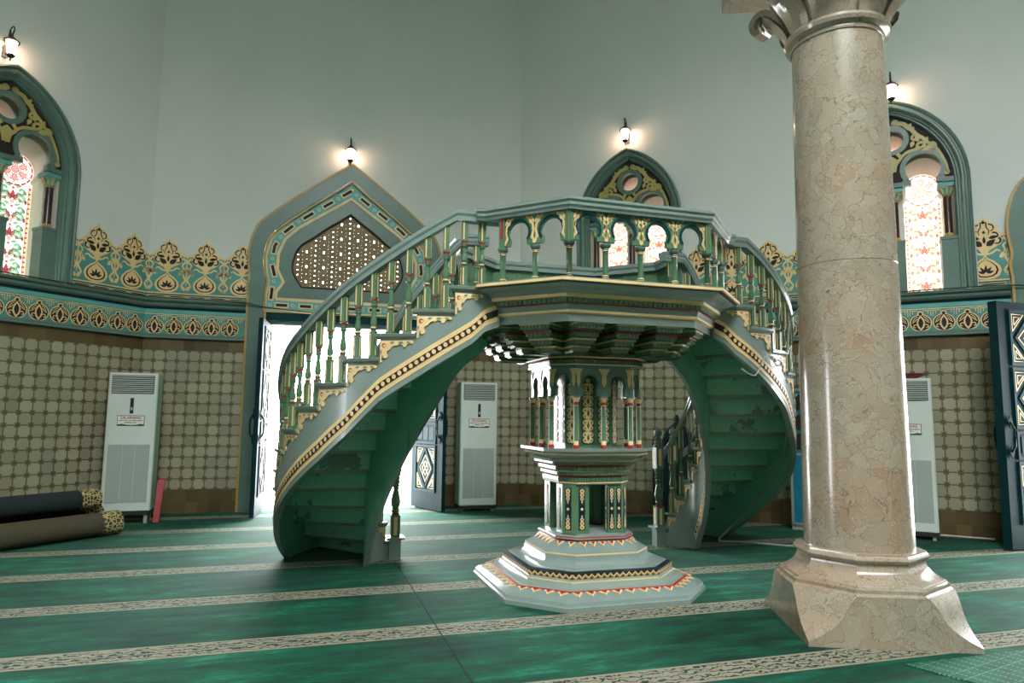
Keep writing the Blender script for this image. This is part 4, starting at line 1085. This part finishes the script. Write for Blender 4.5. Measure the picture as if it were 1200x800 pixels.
rail_panel(2, .70, 1, 1, 'board'); rail_panel(6, 0, .30, 1, 'board')
RP = [(x, y) for x, y, z in oring(RA, RB, 0)]
mb = MB(); rail_sweep(mb, [(RP[7][0]-.07, RP[7][1]+.02, ZR), (RP[7][0]+.01, RP[7][1], ZR), (RP[0][0], RP[0][1], ZR), (RP[1][0], RP[1][1], ZR), (RP[2][0]-.01, RP[2][1], ZR), (RP[2][0]+.07, RP[2][1]+.02, ZR)])
mb.build('front_handrail', trib, smooth=False)
def lerp(a, b, t_): return (a[0]+(b[0]-a[0])*t_, a[1]+(b[1]-a[1])*t_)
mb = MB(); e2 = lerp(RP[2], RP[3], .70); e6 = lerp(RP[6], RP[7], .30)
rail_sweep(mb, [(e2[0], e2[1], ZR)]+[(RP[k][0], RP[k][1], ZR) for k in (3, 4, 5, 6)]+[(e6[0], e6[1], ZR)]); mb.build('rear_handrail', trib, smooth=False)

# ------------------------------------------------------------------ curved stairs
u0, v0, th0, g0, ns0, RO, dph = 1.4105, 4.8578, .1331, .695, .1656, 1.7281, .1675
ZP, RS, NT_ = 2.35, .181, 13
def outer_xy(t_, off=0):
    p = outer_raw(t_, off); return (p[0], p[1]+.12*math.exp(-t_/1.1))
def outer_raw(t_, off=0):
    d = (-cos(th0), sin(th0)); nr = (sin(th0), cos(th0)); ts = min(t_, ns0)
    if t_ <= ns0: return (u0+d[0]*g0*ts+nr[0]*off, v0+d[1]*g0*ts+nr[1]*off)
    cx, cy = u0+d[0]*ns0*g0+nr[0]*RO, v0+d[1]*ns0*g0+nr[1]*RO; ph = (t_-ns0)*dph; r = RO-off
    return (cx+r*(-cos(ph)*nr[0]+sin(ph)*d[0]), cy+r*(-cos(ph)*nr[1]+sin(ph)*d[1]))
INN = [(1.50, 5.69), (1.28, 5.72), (1.14, 5.77), (1.02, 5.85), (.91, 5.94), (.82, 6.05), (.745, 6.175), (.69, 6.31), (.655, 6.45), (.645, 6.585), (.67, 6.69), (.735, 6.765), (.815, 6.815), (.91, 6.84)]
def spl(P, t_):
    n = len(P)-1; i = max(0, min(n-1, int(math.floor(t_)))); f = t_-i
    a, b, c_, e = P[max(i-1, 0)], P[i], P[i+1], P[min(i+2, n)]
    return tuple(.5*((2*b[k])+(-a[k]+c_[k])*f+(2*a[k]-5*b[k]+4*c_[k]-e[k])*f*f+(-a[k]+3*b[k]-3*c_[k]+e[k])*f**3) for k in (0, 1))
def nrm(fn, t_):
    a, b = fn(max(0, t_-.05)), fn(min(13, t_+.05)); d = hypot(b[0]-a[0], b[1]-a[1]); tx, ty = (b[0]-a[0])/d, (b[1]-a[1])/d
    return (ty, -tx)      # right of the downhill travel
def inner_xy(t_, off=0):
    p = spl(INN, t_)
    if off:
        n_ = nrm(lambda q: spl(INN, q), t_); p = (p[0]-n_[0]*off, p[1]-n_[1]*off)   # toward the outer string
    return p
def tab(T, x):
    for (a, ya), (b, yb) in zip(T, T[1:]):
        if a <= x <= b: return ya+(yb-ya)*(x-a)/(b-a)
    return T[0][1] if x < T[0][0] else T[-1][1]
BD = [(0, .29), (.5, .338), (3, .33), (3.5, .37), (4, .408), (5, .432), (6, .421), (8, .41), (10.7, .413), (13, .83)]
RD = [(0, .59), (1, .771), (3, .782), (4, .799), (5, .808), (6, .824), (7, .87), (8, .89), (13, .90)]
ID = [(0, .36), (5, .585), (8.7, .75), (13, 2.0)]
def zbo(t_): return max(.0, ZP-t_*RS-tab(BD, t_))
def zbi(t_): return max(.0, ZP-t_*RS-tab(ID, t_))
def zrl(t_): return ZP-t_*RS+tab(RD, t_)
def ztr(k): return ZP-k*RS
def build_stair(mirror, label):
    bx = 1.5; root = empty('curved_staircase', ((2*UX-bx) if mirror else bx, 5.3, 0)); tag(root, label, 'staircase', 'curved stairs on either side of the tribune')
    ox, oy = root.location[0], root.location[1]
    def T(x, y, z): return ((2*UX-x if mirror else x)-ox, y-oy, z)
    def nb(): return MB(T)
    # strings
    for fn, zb_, nm, sg in ((outer_xy, zbo, 'outer_string', 1), (inner_xy, zbi, 'inner_string', -1)):
        mb = nb(); th_ = .05
        for k in range(NT_):
            zt = ztr(k)-.042; R = []
            for j in range(7):
                t_ = k+j/6; p = fn(t_, 0); q = fn(t_, th_); zb = min(zb_(t_), zt-.01)
                R.append([(p[0], p[1], zb), (p[0], p[1], zt), (q[0], q[1], zt), (q[0], q[1], zb)])
            mb.loft(R, 'sage', True, (k == 0, True))
            L_ = []
            for j in range(7):
                t_ = k+j/6; w_ = fn(t_, th_+.0015); L_.append([(w_[0], w_[1], R[j][3][2]+.002), (w_[0], w_[1], zt-.002)])
            mb.loft(L_, 'stair', False)
        st = mb.build(nm, root)
        # beaded band following the lower edge
        def off(fn_, t_, o):   # o outwards from the stair
            return fn_(t_, -o)
        def belt(mbb, t0, t1, zlo, zhi, o, m, n=80):
            R = []
            for j in range(n+1):
                t_ = t0+(t1-t0)*j/n; p = off(fn, t_, o); zz = zb_(t_); R.append([(p[0], p[1], zz+zlo), (p[0], p[1], zz+zhi)])
            mbb.loft(R, m, False)
        tmax = 10.6 if sg == 1 else 8.6
        bb = nb(); belt(bb, .02, tmax, .045, .175, .004, 'gold'); belt(bb, .02, tmax, .083, .137, .007, 'dark')
        L = 0; t_ = .1; last = off(fn, t_, .009)
        pitch = .052
        while t_ < tmax:
            p = off(fn, t_, .010); d = hypot(hypot(p[0]-last[0], p[1]-last[1]), zb_(t_)-zb_(max(0, t_-.02)) if False else 0)
            dz = (hypot(p[0]-last[0], p[1]-last[1]))
            if dz >= pitch*(.8 if sg == 1 else .62):
                last = p; a = off(fn, t_+.03, .010); e = hypot(a[0]-p[0], a[1]-p[1]) or 1; tx, ty = (a[0]-p[0])/e, (a[1]-p[1])/e; zc = zb_(t_)+.110
                bb.add([(p[0]+tx*.0165*cos(w*pi/4), p[1]+ty*.0165*cos(w*pi/4), zc+.0185*sin(w*pi/4)) for w in range(8)], [tuple(range(8))], 'gold')
            t_ += .01
        bb.build('beaded_band', st, smooth=False)
        # gilt scroll brackets under every tread end
        for k in range(NT_):
            if sg == -1 and k > 12: continue
            if k == 12: continue
            p, q = fn(k, 0), fn(k+1, 0); W_ = hypot(q[0]-p[0], q[1]-p[1])
            def BM(x, y, z, fn=fn, k=k, W_=W_):
                tt = min(max(k+1-x/W_, 0), 13); a = fn(tt, .0-(-y)*-1 if False else y); return T(a[0], a[1], z)
            s = MB(BM); zt = ztr(k)-.055; sc = min(1, W_/.29); hh = .165
            hw = W_*.96
            def SP(P, w, m='gold', y=-.012): stroke(s, [(x*sc, zt-z) for x, z in P], w*max(sc, .7), y, m, -.001)
            body = [(.005, 0), (.245, 0), (.262, .012), (.25, .03), (.232, .022), (.215, .03), (.205, .052), (.185, .056), (.178, .036), (.155, .03), (.135, .045), (.12, .04), (.10, .05), (.085, .075), (.062, .085), (.055, .105), (.07, .125), (.062, .145), (.042, .148), (.032, .135), (.02, .15), (.022, .175), (.005, .185)]
            s.prism([(x*sc*1.05, zt-z*.9) for x, z in body], -.010, -.001, 'gold', True)
            s.prism([(x*sc, zt-z) for x, z in spiral(.038, .036, .018, .018, 0, 2*pi, 8)[:-1]], -.0125, -.002, 'red', False)
            s.prism([(x*sc, zt-z) for x, z in ((.028, .034), (.048, .026), (.055, .04), (.045, .05), (.036, .045))], -.014, -.002, 'gold', False)
            for x, z, an, L_, w_ in ((.15, .016, 0, .05, .008), (.215, .014, 0, .035, .007), (.085, .02, 10, .04, .009), (.016, .075, -90, .045, .007), (.03, .12, -100, .03, .008)):
                s.prism([(x_*sc, zt-z_*.9) for x_, z_ in leaf(x, z, radians(-an), L_, w_)], -.0125, -.002, 'sage', False)
            s.build('scroll_bracket', root, smooth=False)
    # treads and risers
    for k in range(NT_):
        mb = nb(); z1 = ztr(k); z0 = z1-.042; R0_, R1_ = [], []
        t0, t1 = (k if k else .0), k+1+.10
        n = 5
        RR = []
        for lay in ((z0, 0), (z0+.012, .012), (z0+.018, .022), (z1-.004, .028), (z1, .022)):
            ring = []
            for j in range(n+1):
                tt = min(t0+(t1-t0)*j/n+(lay[1]*.25 if j == n else 0), 13.0) if k < 12 else t0+(min(t1, 13)-t0)*j/n
                ring.append(outer_xy(tt, -lay[1]-.004)+(lay[0],))
            for j in range(n, -1, -1):
                tt = min(t0+(t1-t0)*j/n+(lay[1]*.35 if j == n else 0), 13.0) if k < 12 else t0+(min(t1, 13)-t0)*j/n
                p = inner_xy(min(tt, 13), -lay[1]-.004); ring.append((p[0], p[1], lay[0]))
            RR.append(ring)
        mb.loft(RR, 'sage', True, (True, True)); tr = mb.build('tread', root)
        rs = nb(); t_ = min(k+1, 13); a, b = outer_xy(t_, .02), inner_xy(t_, .015); a2, b2 = outer_xy(t_-.10, .02), inner_xy(t_-.14, .015)
        zl = max(0, z0-RS+.03) if k < 12 else 0
        rs.add([(a[0], a[1], zl), (b[0], b[1], zl), (b2[0], b2[1], zl), (a2[0], a2[1], zl), (a[0], a[1], z0), (b[0], b[1], z0), (b2[0], b2[1], z0), (a2[0], a2[1], z0)],
               [(3, 2, 1, 0), (4, 5, 6, 7), (0, 1, 5, 4), (1, 2, 6, 5), (2, 3, 7, 6), (3, 0, 4, 7)], 'soffit')
        rs.build('riser', root, smooth=False)
    # handrails
    for fn, nm, t1 in ((outer_xy, 'outer_handrail', 12.6), (inner_xy, 'inner_handrail', 12.4)):
        pts = []
        for t_ in sorted(set([t1*j/60 for j in range(61)]+[1.0])):
            p = fn(t_, .03)
            pts.append((p[0], p[1], (zrl(t_) if t_ > 1 else 2.94))); 
        mb = nb()
        pr = [(u*.8 if fn is outer_xy else -u*.8, v) for u, v in rail_prof]
        rail_sweep(mb, pts, 'sage', pr); mb.build(nm, root, ang=25)
    # balusters
    bpf = [(.026, .30), (.02, .315), (.027, .33), (.019, .345), (.019, .36), (.025, .375), (.027, .41), (.020, .47), (.0145, .53), (.019, .545), (.014, .56), (.019, .58), (.026, .60), (.019, .615), (.026, .635), (.021, .65), (.027, .665), (.025, .68)]
    bm_ = ['red', 'green', 'green', 'gold', 'green', 'green', 'green', 'green', 'green', 'green', 'green', 'green', 'green', 'green', 'green', 'red', 'red']
    def bal_mesh():
        mb = MB(); w = .0235
        mb.box(-w, w, -w, w, 0, .305, 'green'); mb.lathe(bpf, 10, 'green', (0, 0, 0), bm_); mb.box(-w, w, -w, w, .675, 1.0, 'green')
        for sx in (-1, 1):
            for z0, z1 in ((.03, .28), (.70, .97)):
                mb.box(.005, .014, sx*(w+.0015)-.001, sx*(w+.0015)+.001, z0, z1, 'gold'); mb.box(sx*(w+.0015)-.001, sx*(w+.0015)+.001, -.006, .006, z0, z1, 'gold')
        return mb
    global BAL
    for fn, ts in ((outer_xy, [k+f for k in range(12) for f in (.27, .77)]), (inner_xy, [k+.5 for k in range(12)])):
        for t_ in ts:
            k = int(t_); p = fn(t_, .028); a = fn(t_+.02, .028); zt = (zrl(t_) if t_ > 1 else 2.94)-.068; z0 = ztr(k)-.001
            x, y, z = T(p[0], p[1], z0)
            if BAL is None: BAL = bal_mesh().build('baluster', root, ang=40); o = BAL
            else: o = copy(BAL, root)
            o.name = 'baluster'; o.location = (x, y, z); o.scale = (1, 1, zt-z0); an = atan2(a[1]-p[1], a[0]-p[0]); o.rotation_euler[2] = (pi-an) if mirror else an
    # newel posts at the foot
    global NEW
    for (px, py) in (spl(INN, 13), outer_xy(13, .0)):
        q = (px, py)
        x, y, z = T(q[0], q[1], 0)
        if NEW is None:
            mb = MB(); w = .045
            mb.box(-.055, .055, -.055, .055, 0, .19, 'sage'); mb.box(-.085, .085, -.085, .085, .19, .212, 'sage'); mb.box(-w, w, -w, w, .21, .42, 'green')
            for sg in (-1, 1):
                for zz in ((.23, .40), (.86, 1.04)): mb.box(-.016, .016, sg*w-.002, sg*w+.002, *zz, 'gold'); mb.box(sg*w-.002, sg*w+.002, -.016, .016, *zz, 'gold')
            pf = [(.045, .42), (.03, .44), (.042, .455), (.03, .47), (.03, .485), (.044, .51), (.048, .55), (.036, .61), (.025, .66), (.032, .67), (.025, .68), (.038, .70), (.028, .715), (.042, .735), (.03, .75), (.044, .77), (.032, .785), (.044, .80), (.045, .83)]
            mb.lathe(pf, 14, 'green', (0, 0, 0), ['red']+['green']*(len(pf)-2)); mb.box(-w, w, -w, w, .83, 1.06, 'sage_dark')
            NEW = mb.build('newel_post', root, ang=40); o = NEW
            fb = MB(); fb.lathe([(.04, 1.06), (.05, 1.07), (.05, 1.085), (.036, 1.095), (.046, 1.11), (.046, 1.12), (.032, 1.135), (.045, 1.15), (.022, 1.17), (.04, 1.19), (.048, 1.215), (.042, 1.24), (.02, 1.258), (.012, 1.27), (0.004, 1.285)], 14, 'sage_dark')
            f_ = fb.build('ball_finial', o)
            NEW['_fin'] = 1
        else:
            o = copy_tree(NEW, root)
        o.name = 'newel_post'; o.location = (x, y, 0)
    return root
BAL = None; NEW = None
build_stair(False, 'curved green wooden stair left of the tribune, in front of the bright open doorway')
build_stair(True, 'curved green wooden stair right of the tribune, with a white cable under it')

# ------------------------------------------------------------------ wall lanterns
def on_wall(w, s, off, z):
    (px, py, _), r = FR[w]; tx, ty = cos(r), sin(r); nx, ny = -sin(r), cos(r); return (px+tx*s-nx*off, py+ty*s-ny*off, z)
def lantern():
    root = empty('wall_lantern'); mb = MB()
    # arm: wall plate low, curl over the top
    mb.box(-.035, .035, .14, .155, -.24, -.06, 'black')
    mb.tube(catmull([(0, .145, -.18), (0, .10, -.20), (0, .09, -.10), (0, .105, .05), (0, .07, .17), (0, 0, .215), (0, -.05, .165), (0, -.025, .10), (0, 0, .06)], 4), .011, 'black', 6)
    mb.tube(catmull([(0, .10, .02), (0, .05, .09), (0, .03, .14), (0, .055, .15)], 4), .008, 'black', 5)
    mb.build('scroll_arm', root)
    mb = MB(); mb.lathe([(.012, .075), (.02, .06), (.03, .045), (.075, .01), (.11, -.02), (.115, -.035), (.09, -.04), (.01, -.04)], 8, 'black'); mb.build('lantern_roof', root)
    mb = MB(); mb.lathe([(.082, -.04), (.05, -.24)], 8, 'lampglass'); mb.build('glass_shade', root)
    mb = MB()
    for k in range(8):
        a = k*pi/4; mb.tube([(.086*cos(a), .086*sin(a), -.04), (.054*cos(a), .054*sin(a), -.24)], .0045, 'black', 4)
    mb.lathe([(.058, -.235), (.062, -.25), (.045, -.27), (.03, -.285), (.012, -.295), (.008, -.31), (.014, -.32), (.004, -.34)], 8, 'black'); mb.build('lantern_cage', root)
    return root
L0 = lantern()
for i, (w, s, z, lab) in enumerate(((1, -2.005, 5.78, 'black iron lit lantern above the left stained glass window'), (2, 2.733, 5.485, 'black iron lit lantern over the peak of the arched doorway'), (3, 1.88, 5.83, 'black iron lit lantern above the stained glass window behind the tribune'), (3, 5.475, 5.72, 'black iron lit lantern half hidden behind the marble column'))):
    o = L0 if i == 0 else copy_tree(L0); o.location = on_wall(w, s, .15, z); o.rotation_euler[2] = FR[w][1]; tag(o, lab, 'lantern', 'iron wall lanterns')
    o.scale = (.78, .78, .78)
# ------------------------------------------------------------------ floor standing air conditioners
def text_obj(body, size, loc, rot, m, parent, name='sign_lettering', fit=None):
    cu = bpy.data.curves.new(name, 'FONT'); cu.body = body; cu.size = size; cu.align_x = 'CENTER'; cu.align_y = 'CENTER'; cu.extrude = .0006; cu.offset = size*.02
    o = bpy.data.objects.new(name, cu); C.objects.link(o)
    dg = bpy.context.evaluated_depsgraph_get(); me = bpy.data.meshes.new_from_object(o.evaluated_get(dg)); bpy.data.objects.remove(o)
    w = max(v.co.x for v in me.vertices)-min(v.co.x for v in me.vertices)
    o = bpy.data.objects.new(name, me); me.materials.clear(); me.materials.append(M[m]); C.objects.link(o); o.parent = parent; o.location = loc; o.rotation_euler = rot
    if fit: o.scale = (fit/w, 1, 1)
    return o
def ac(loc, rotz, z0, w, label):
    root = empty('air_conditioner', loc, rotz); tag(root, label, 'air conditioner', 'white floor standing air conditioners')
    h = 1.885-z0; d = .32
    mb = MB()   # cabinet with softly bevelled front edges
    def sec(x0, x1, y0, y1, r=.02): return [(x0, y1), (x0, y0+r), (x0+r*.3, y0+r*.3), (x0+r, y0), (x1-r, y0), (x1-r*.3, y0+r*.3), (x1, y0+r), (x1, y1)]
    S = sec(-w/2, w/2, 0, d); R = [[(x, y, z) for x, y in S] for z in (z0, z0+h)]
    mb.loft(R, 'acwhite', True, (True, True)); mb.box(w/2-.002, w/2+.001, .03, d-.01, z0+.01, z0+h-.01, 'acside'); mb.box(-w/2-.001, -w/2+.002, .03, d-.01, z0+.01, z0+h-.01, 'acside'); mb.build('cabinet_body', root, ang=50)
    mb = MB(); mb.box(-w/2+.04, w/2-.04, -.004, .0, z0+h-.265, z0+h-.03, 'slot')
    for k in range(9):
        z = z0+h-.252+k*.0255; mb.add([(-w/2+.045, -.016, z), (w/2-.045, -.016, z), (w/2-.045, -.004, z+.012), (-w/2+.045, -.004, z+.012), (-w/2+.045, -.016, z-.004), (w/2-.045, -.016, z-.004)], [(0, 1, 2, 3), (0, 4, 5, 1)], 'acgrey')
    mb.build('outlet_louvre', root, smooth=False)
    mb = MB(); mb.box(-.032, .032, -.006, 0, 1.50-.0, 1.585+.0, 'acwhite'); mb.box(-.02, .02, -.008, 0, 1.37, 1.565, 'slot'); mb.box(-.012, .012, -.0095, 0, 1.41, 1.45, 'acgrey'); mb.build('control_display', root)
    mb = MB(); mb.box(-w/2+.045, w/2-.045, -.004, 0, z0+.10, z0+.82, 'acgrey')
    for q in (-.07, .07): mb.box(q-.0015, q+.0015, -.006, 0, z0+.10, z0+.82, 'acwhite')
    mb.build('intake_grille', root, smooth=False)
    sg = MB(); sg.box(-.155, .155, -.006, 0, 1.215, 1.345, 'slot'); sg.box(-.149, .149, -.0075, 0, 1.222, 1.339, 'white')
    sg.prism([(-.15, 1.218), (.15, 1.218), (.15, 1.232), (.11, 1.240), (.08, 1.230), (.0, 1.224), (-.06, 1.230), (-.10, 1.240), (-.15, 1.230)], -.009, 0, 'deep', True)
    so = sg.build('notice_plate', root, smooth=False)
    r = (pi/2, 0, 0)
    text_obj('DILARANG', .045, (0, -.009, 1.315), r, 'red', so, fit=.23); text_obj('MENYENTUH MERUBAH', .02, (0, -.009, 1.280), r, 'slot', so, fit=.27); text_obj('MESIN AC', .02, (0, -.009, 1.255), r, 'slot', so, fit=.13)
    mb = MB(); mb.box(-w/2+.01, w/2-.01, .01, d-.02, z0-.055, z0-.012, 'slot')
    for x in (-w/2+.05, w/2-.05):
        for y in (.05, d-.06): mb.box(x-.02, x+.02, y-.02, y+.02, 0, z0-.05, 'silver')
    mb.box(-w/2+.02, w/2-.02, .02, d-.03, z0-.014, z0+.001, 'acside'); mb.build('stand', root)
    return root
ac((-2.07, 9.75, 0), 0, .16, .565, 'white floor standing air conditioner between rolled carpets and the arched doorway')
ac((2.52, 9.92, 0), 0, .09, .56, 'white floor standing air conditioner between the open door leaf and the pedestal')
p = on_wall(3, 5.44, .45, 0); ac((p[0], p[1], 0), -pi/4, .10, .56, 'white floor standing air conditioner behind the marble column, tray on top')
a3 = on_wall(3, 5.44, .30, 1.8855)
mb = MB(); mb.loft([[(x*sx, y*sx, z) for x, y in ((-.2, -.12), (.2, -.12), (.25, 0), (.2, .12), (-.2, .12), (-.25, 0))] for z, sx in ((0, .6), (.012, .62), (.05, 1.0), (.062, 1.05), (.055, .95), (.02, .58))], 'tray', True, (True, True))
tag(mb.build('tray', loc=a3, rotz=-pi/4), 'dark red lacquer tray on top of the right air conditioner', 'tray')
mb = MB(); mb.add([(-1.755, 9.80, 0), (-1.69, 9.82, 0), (-1.69, 9.86, 0), (-1.755, 9.84, 0), (-1.745, 9.93, .52), (-1.665, 9.95, .52), (-1.665, 9.99, .52), (-1.745, 9.97, .52)], [(3, 2, 1, 0), (4, 5, 6, 7), (0, 1, 5, 4), (1, 2, 6, 5), (2, 3, 7, 6), (3, 0, 4, 7)], 'redboard')
mb.add([(-1.745, 9.925, .50), (-1.66, 9.945, .50), (-1.66, 9.99, .53), (-1.745, 9.97, .53)], [(0, 1, 2, 3)], 'redboard')
tag(mb.build('wooden_board', smooth=False), 'narrow red board leaning beside the left air conditioner', 'board')

# ------------------------------------------------------------------ rolled carpets in the left corner
def roll(p, q, r, m, pat, label, z=None):
    L = hypot(q[0]-p[0], q[1]-p[1]); mb = MB(); z = r if z is None else z; n = 24
    # spiral section, slightly squashed
    R = []
    for i in range(13):
        x = L*i/12; R.append([(x, (r*(1+.03*sin(5*x+k)))*cos(2*pi*k/n), z+r*.96*sin(2*pi*k/n)) for k in range(n)])
    mb.loft(R, m, True, (False, False))
    for x, s_ in ((0, -1), (L, 1)):
        sp_ = [(x+s_*.004, (r*(1-.9*j/60))*cos(2*pi*j/12), z+(r*.96*(1-.9*j/60))*sin(2*pi*j/12)) for j in range(61)]
        mb.tube(sp_, r*.045, pat, 5)
        mb.add([(x, .97*r*cos(2*pi*k/n), z+.93*r*sin(2*pi*k/n)) for k in range(n)], [tuple(range(n))], 'dark')
    o = mb.build('rolled_carpet', loc=(p[0], p[1], 0), rotz=atan2(q[1]-p[1], q[0]-p[0])); tag(o, label, 'rolled carpet', 'rolled carpets in the corner'); 
    pb = MB(); R = []
    for x in (L-.22, L+.002): R.append([(x, (r*1.035)*cos(2*pi*k/n), z+r*.995*sin(2*pi*k/n)) for k in range(n)])
    pb.loft(R, 'rollpat', True); pb.build('patterned_end', o)
    return o
t = NT('carpet_edge_pattern'); o_, x_, y_, z_ = t.obj(); v_ = t.n('ShaderNodeTexVoronoi', feature='DISTANCE_TO_EDGE'); v_.inputs['Scale'].default_value = 26; t.link(o_, v_.inputs['Vector'])
t.link(t.mix(t.math('LESS_THAN', v_.outputs['Distance'], .1), lin((52, 52, 36)), lin((176, 160, 104))), t.b.inputs['Base Color']); t.b.inputs['Roughness'].default_value = .9; M['rollpat'] = t.m
roll((-4.35, 6.62), (-1.98, 8.98), .135, 'roll_olive', 'gold', 'olive backed carpet roll lying in front of the other rolls on the floor')
roll((-4.75, 6.90), (-2.28, 9.37), .155, 'roll_blue', 'silver', 'dark blue carpet roll lying between the front roll and tiled wall')
roll((-4.62, 6.75), (-2.24, 9.13), .12, 'roll_blue', 'silver', 'dark carpet roll resting on top of two floor rolls', z=.385)

# ------------------------------------------------------------------ blue cabinet behind the column
p = on_wall(3, 4.55, .42, 0); root = empty('steel_cabinet', (p[0], p[1], 0), -pi/4); tag(root, 'bright blue steel cabinet with glass upper doors behind the marble column', 'cabinet')
mb = MB(); mb.box(-.42, .42, .02, .38, .06, 1.78, 'cabinet')
for x in (-.42, .39): mb.box(x, x+.03, 0, .02, .06, 1.78, 'silver')
for z in (.06, .93, 1.75): mb.box(-.42, .42, 0, .022, z, z+.03, 'silver')
mb.box(-.42, .42, .02, .38, 0, .06, 'silver'); mb.build('cabinet_body', root)
for i, x in enumerate((-.39, .005)):
    mb = MB(); mb.box(x, x+.385, .005, .02, .09, .93, 'cabinet'); d_ = mb.build('cabinet_door', root); mb = MB(); mb.box(x+(.34 if i == 0 else .03), x+(.355 if i == 0 else .045), -.015, .005, .5, .62, 'silver'); mb.build('door_handle', d_)
    mb = MB(); mb.box(x, x+.385, .004, .018, .96, 1.75, 'cabinet')
    for q in range(3): mb.box(x+.05, x+.335, .0, .006, 1.0+q*.25, 1.0+q*.25+.2, 'slot')
    mb.build('glazed_door', root)
# ------------------------------------------------------------------ onion-topped navy screen behind the right stair
root = empty('carved_screen', (4.93, 8.5, 0), 0); tag(root, 'dark navy carved screen with onion dome tops behind the right stair', 'screen')
def onion2(cx, w, z0, zt, tip):
    P = [(w, z0), (w, z0+.02), (w*1.02, zt-.36*tip), (w*.9, zt-.27*tip), (w*.6, zt-.19*tip), (w*.25, zt-.13*tip), (w*.09, zt-.09*tip), (w*.11, zt-.05*tip), (w*.03, zt)]
    return [(cx+x, z) for x, z in P]+[(cx-x, z) for x, z in reversed(P)]
mb = MB(); mb.prism(onion2(.08, .215, .06, 1.43, .95), 0, .04, 'navy', True); stroke(mb, onion2(.08, .18, .2, 1.30, .8), .02, -.006, 'teal', closed=True); mb.build('domed_panel', root, smooth=False)
s0 = MB(); s0.prism(onion2(0, .055, .0, 1.24, .55), -.01, .05, 'navy', True); s1 = s0.build('spired_post', root, (-.235, 0, 0), smooth=False); c = copy(s1, root); c.location = (.39, 0, 0)

# ------------------------------------------------------------------ cables
def cable(name, pts, r, m, label, n=5):
    mb = MB(); mb.tube(catmull(pts, n), r, m, 6); tag(mb.build(name), label, 'cable')
def stair_pt(t_, fn, off, z): 
    p = fn(t_, off); return (2*UX-p[0], p[1], z)
P = [stair_pt(t_, outer_xy, .065, zbo(t_)+dz) for t_, dz in ((5.2, .30), (6, .22), (6.8, .20), (7.6, .14), (8.4, .13), (9.2, .10), (9.9, .06))]
q = P[-1]; cable('power_cable', P+[(q[0]-.15, q[1]+.05, .06), (q[0]-.22, q[1]-.02, .012), (q[0]-.05, q[1]-.12, .012), (5.3, 6.35, .012), (6.2, 6.05, .012)], .012, 'cable', 'pale cable hanging under the right stair and trailing along the carpet')
w = lambda t_, o, z: stair_pt(t_, outer_xy, o, z)
cable('power_cable', [(3.683-.30, 3.905-.16, 2.26), (3.45, 4.2, 2.14), w(2.9, -.03, 1.98), w(2.3, -.03, 1.84), w(1.6, -.03, 1.93), w(1.1, -.03, 1.75), w(.6, -.03, 1.80)], .006, 'cable', 'thin cable strung from the marble column to the right stair')
def wp(w_, s, off, z): return on_wall(w_, s, off, z)
cable('power_cable', [wp(1, -3.2, .10, 3.0), wp(1, -2.3, .11, 2.998), wp(1, -1.6, .10, 3.0), wp(1, -.9, .11, 2.998), wp(1, -.2, .10, 3.0), (-2.0, 10.54, 2.998), wp(2, .8, .10, 3.0), wp(2, 1.3, .12, 2.99), wp(2, 1.7, .10, 2.93), wp(2, 2.8, .10, 2.88), wp(2, 4.0, .10, 2.90)], .008, 'blackcable', 'dark cable lying along the ledge below the left window')
cable('power_cable', [wp(3, 4.9, .10, 3.0), wp(3, 5.4, .11, 2.998), wp(3, 6.0, .10, 3.0), wp(3, 6.5, .12, 2.995), wp(3, 6.9, .10, 2.96)], .008, 'blackcable', 'dark cable lying along the ledge below the right window')
mb = MB(); a, b = wp(3, 5.75, .12, .03), wp(3, 6.28, .12, .03); mb.tube([a, b], .012, 'cable', 6); tag(mb.build('trunking_strip'), 'short pale strip lying at the wall base beside the right air conditioner', 'strip')

# ------------------------------------------------------------------ light
wd = bpy.data.worlds.new('overcast_sky'); scene.world = wd; wd.use_nodes = True; nt = wd.node_tree; bg = nt.nodes['Background']
bg.inputs['Color'].default_value = (.97, .97, 1.0, 1); bg.inputs['Strength'].default_value = SKY
def portal(loc, rot, sx, sy):
    l = bpy.data.lights.new('daylight_portal', 'AREA'); l.shape = 'RECTANGLE'; l.size = sx; l.size_y = sy; l.cycles.is_portal = True
    o = bpy.data.objects.new('daylight_portal', l); C.objects.link(o); o.location = loc; o.rotation_euler = rot
def door_portal(p, inward):   # inward = direction into the room
    v = Vector((inward[0], inward[1], 0)); portal((p[0], p[1], 1.4), v.to_track_quat('-Z', 'Y').to_euler(), 2.3, 2.8)
q = on_wall(2, SW/2, -.5, 0); door_portal(q, (0, -1)); q = on_wall(3, 8.06, -.5, 0); door_portal(q, (-Q, -Q)); q = on_wall(1, -8.06, -.5, 0); door_portal(q, (Q, -Q))
portal((CX, CY, HT+2.2), (0, 0, 0), 7.4, 7.4)
scene.view_settings.view_transform = 'Standard'; scene.view_settings.look = 'None'; scene.view_settings.gamma = 1; scene.view_settings.use_curve_mapping = False
scene.view_settings.exposure = EXPO
scene.cycles.max_bounces = 8; scene.cycles.diffuse_bounces = 5; scene.cycles.glossy_bounces = 3; scene.cycles.transmission_bounces = 2
scene.cycles.use_denoising = True; scene.cycles.sample_clamp_indirect = 6; scene.cycles.caustics_reflective = False; scene.cycles.caustics_refractive = False
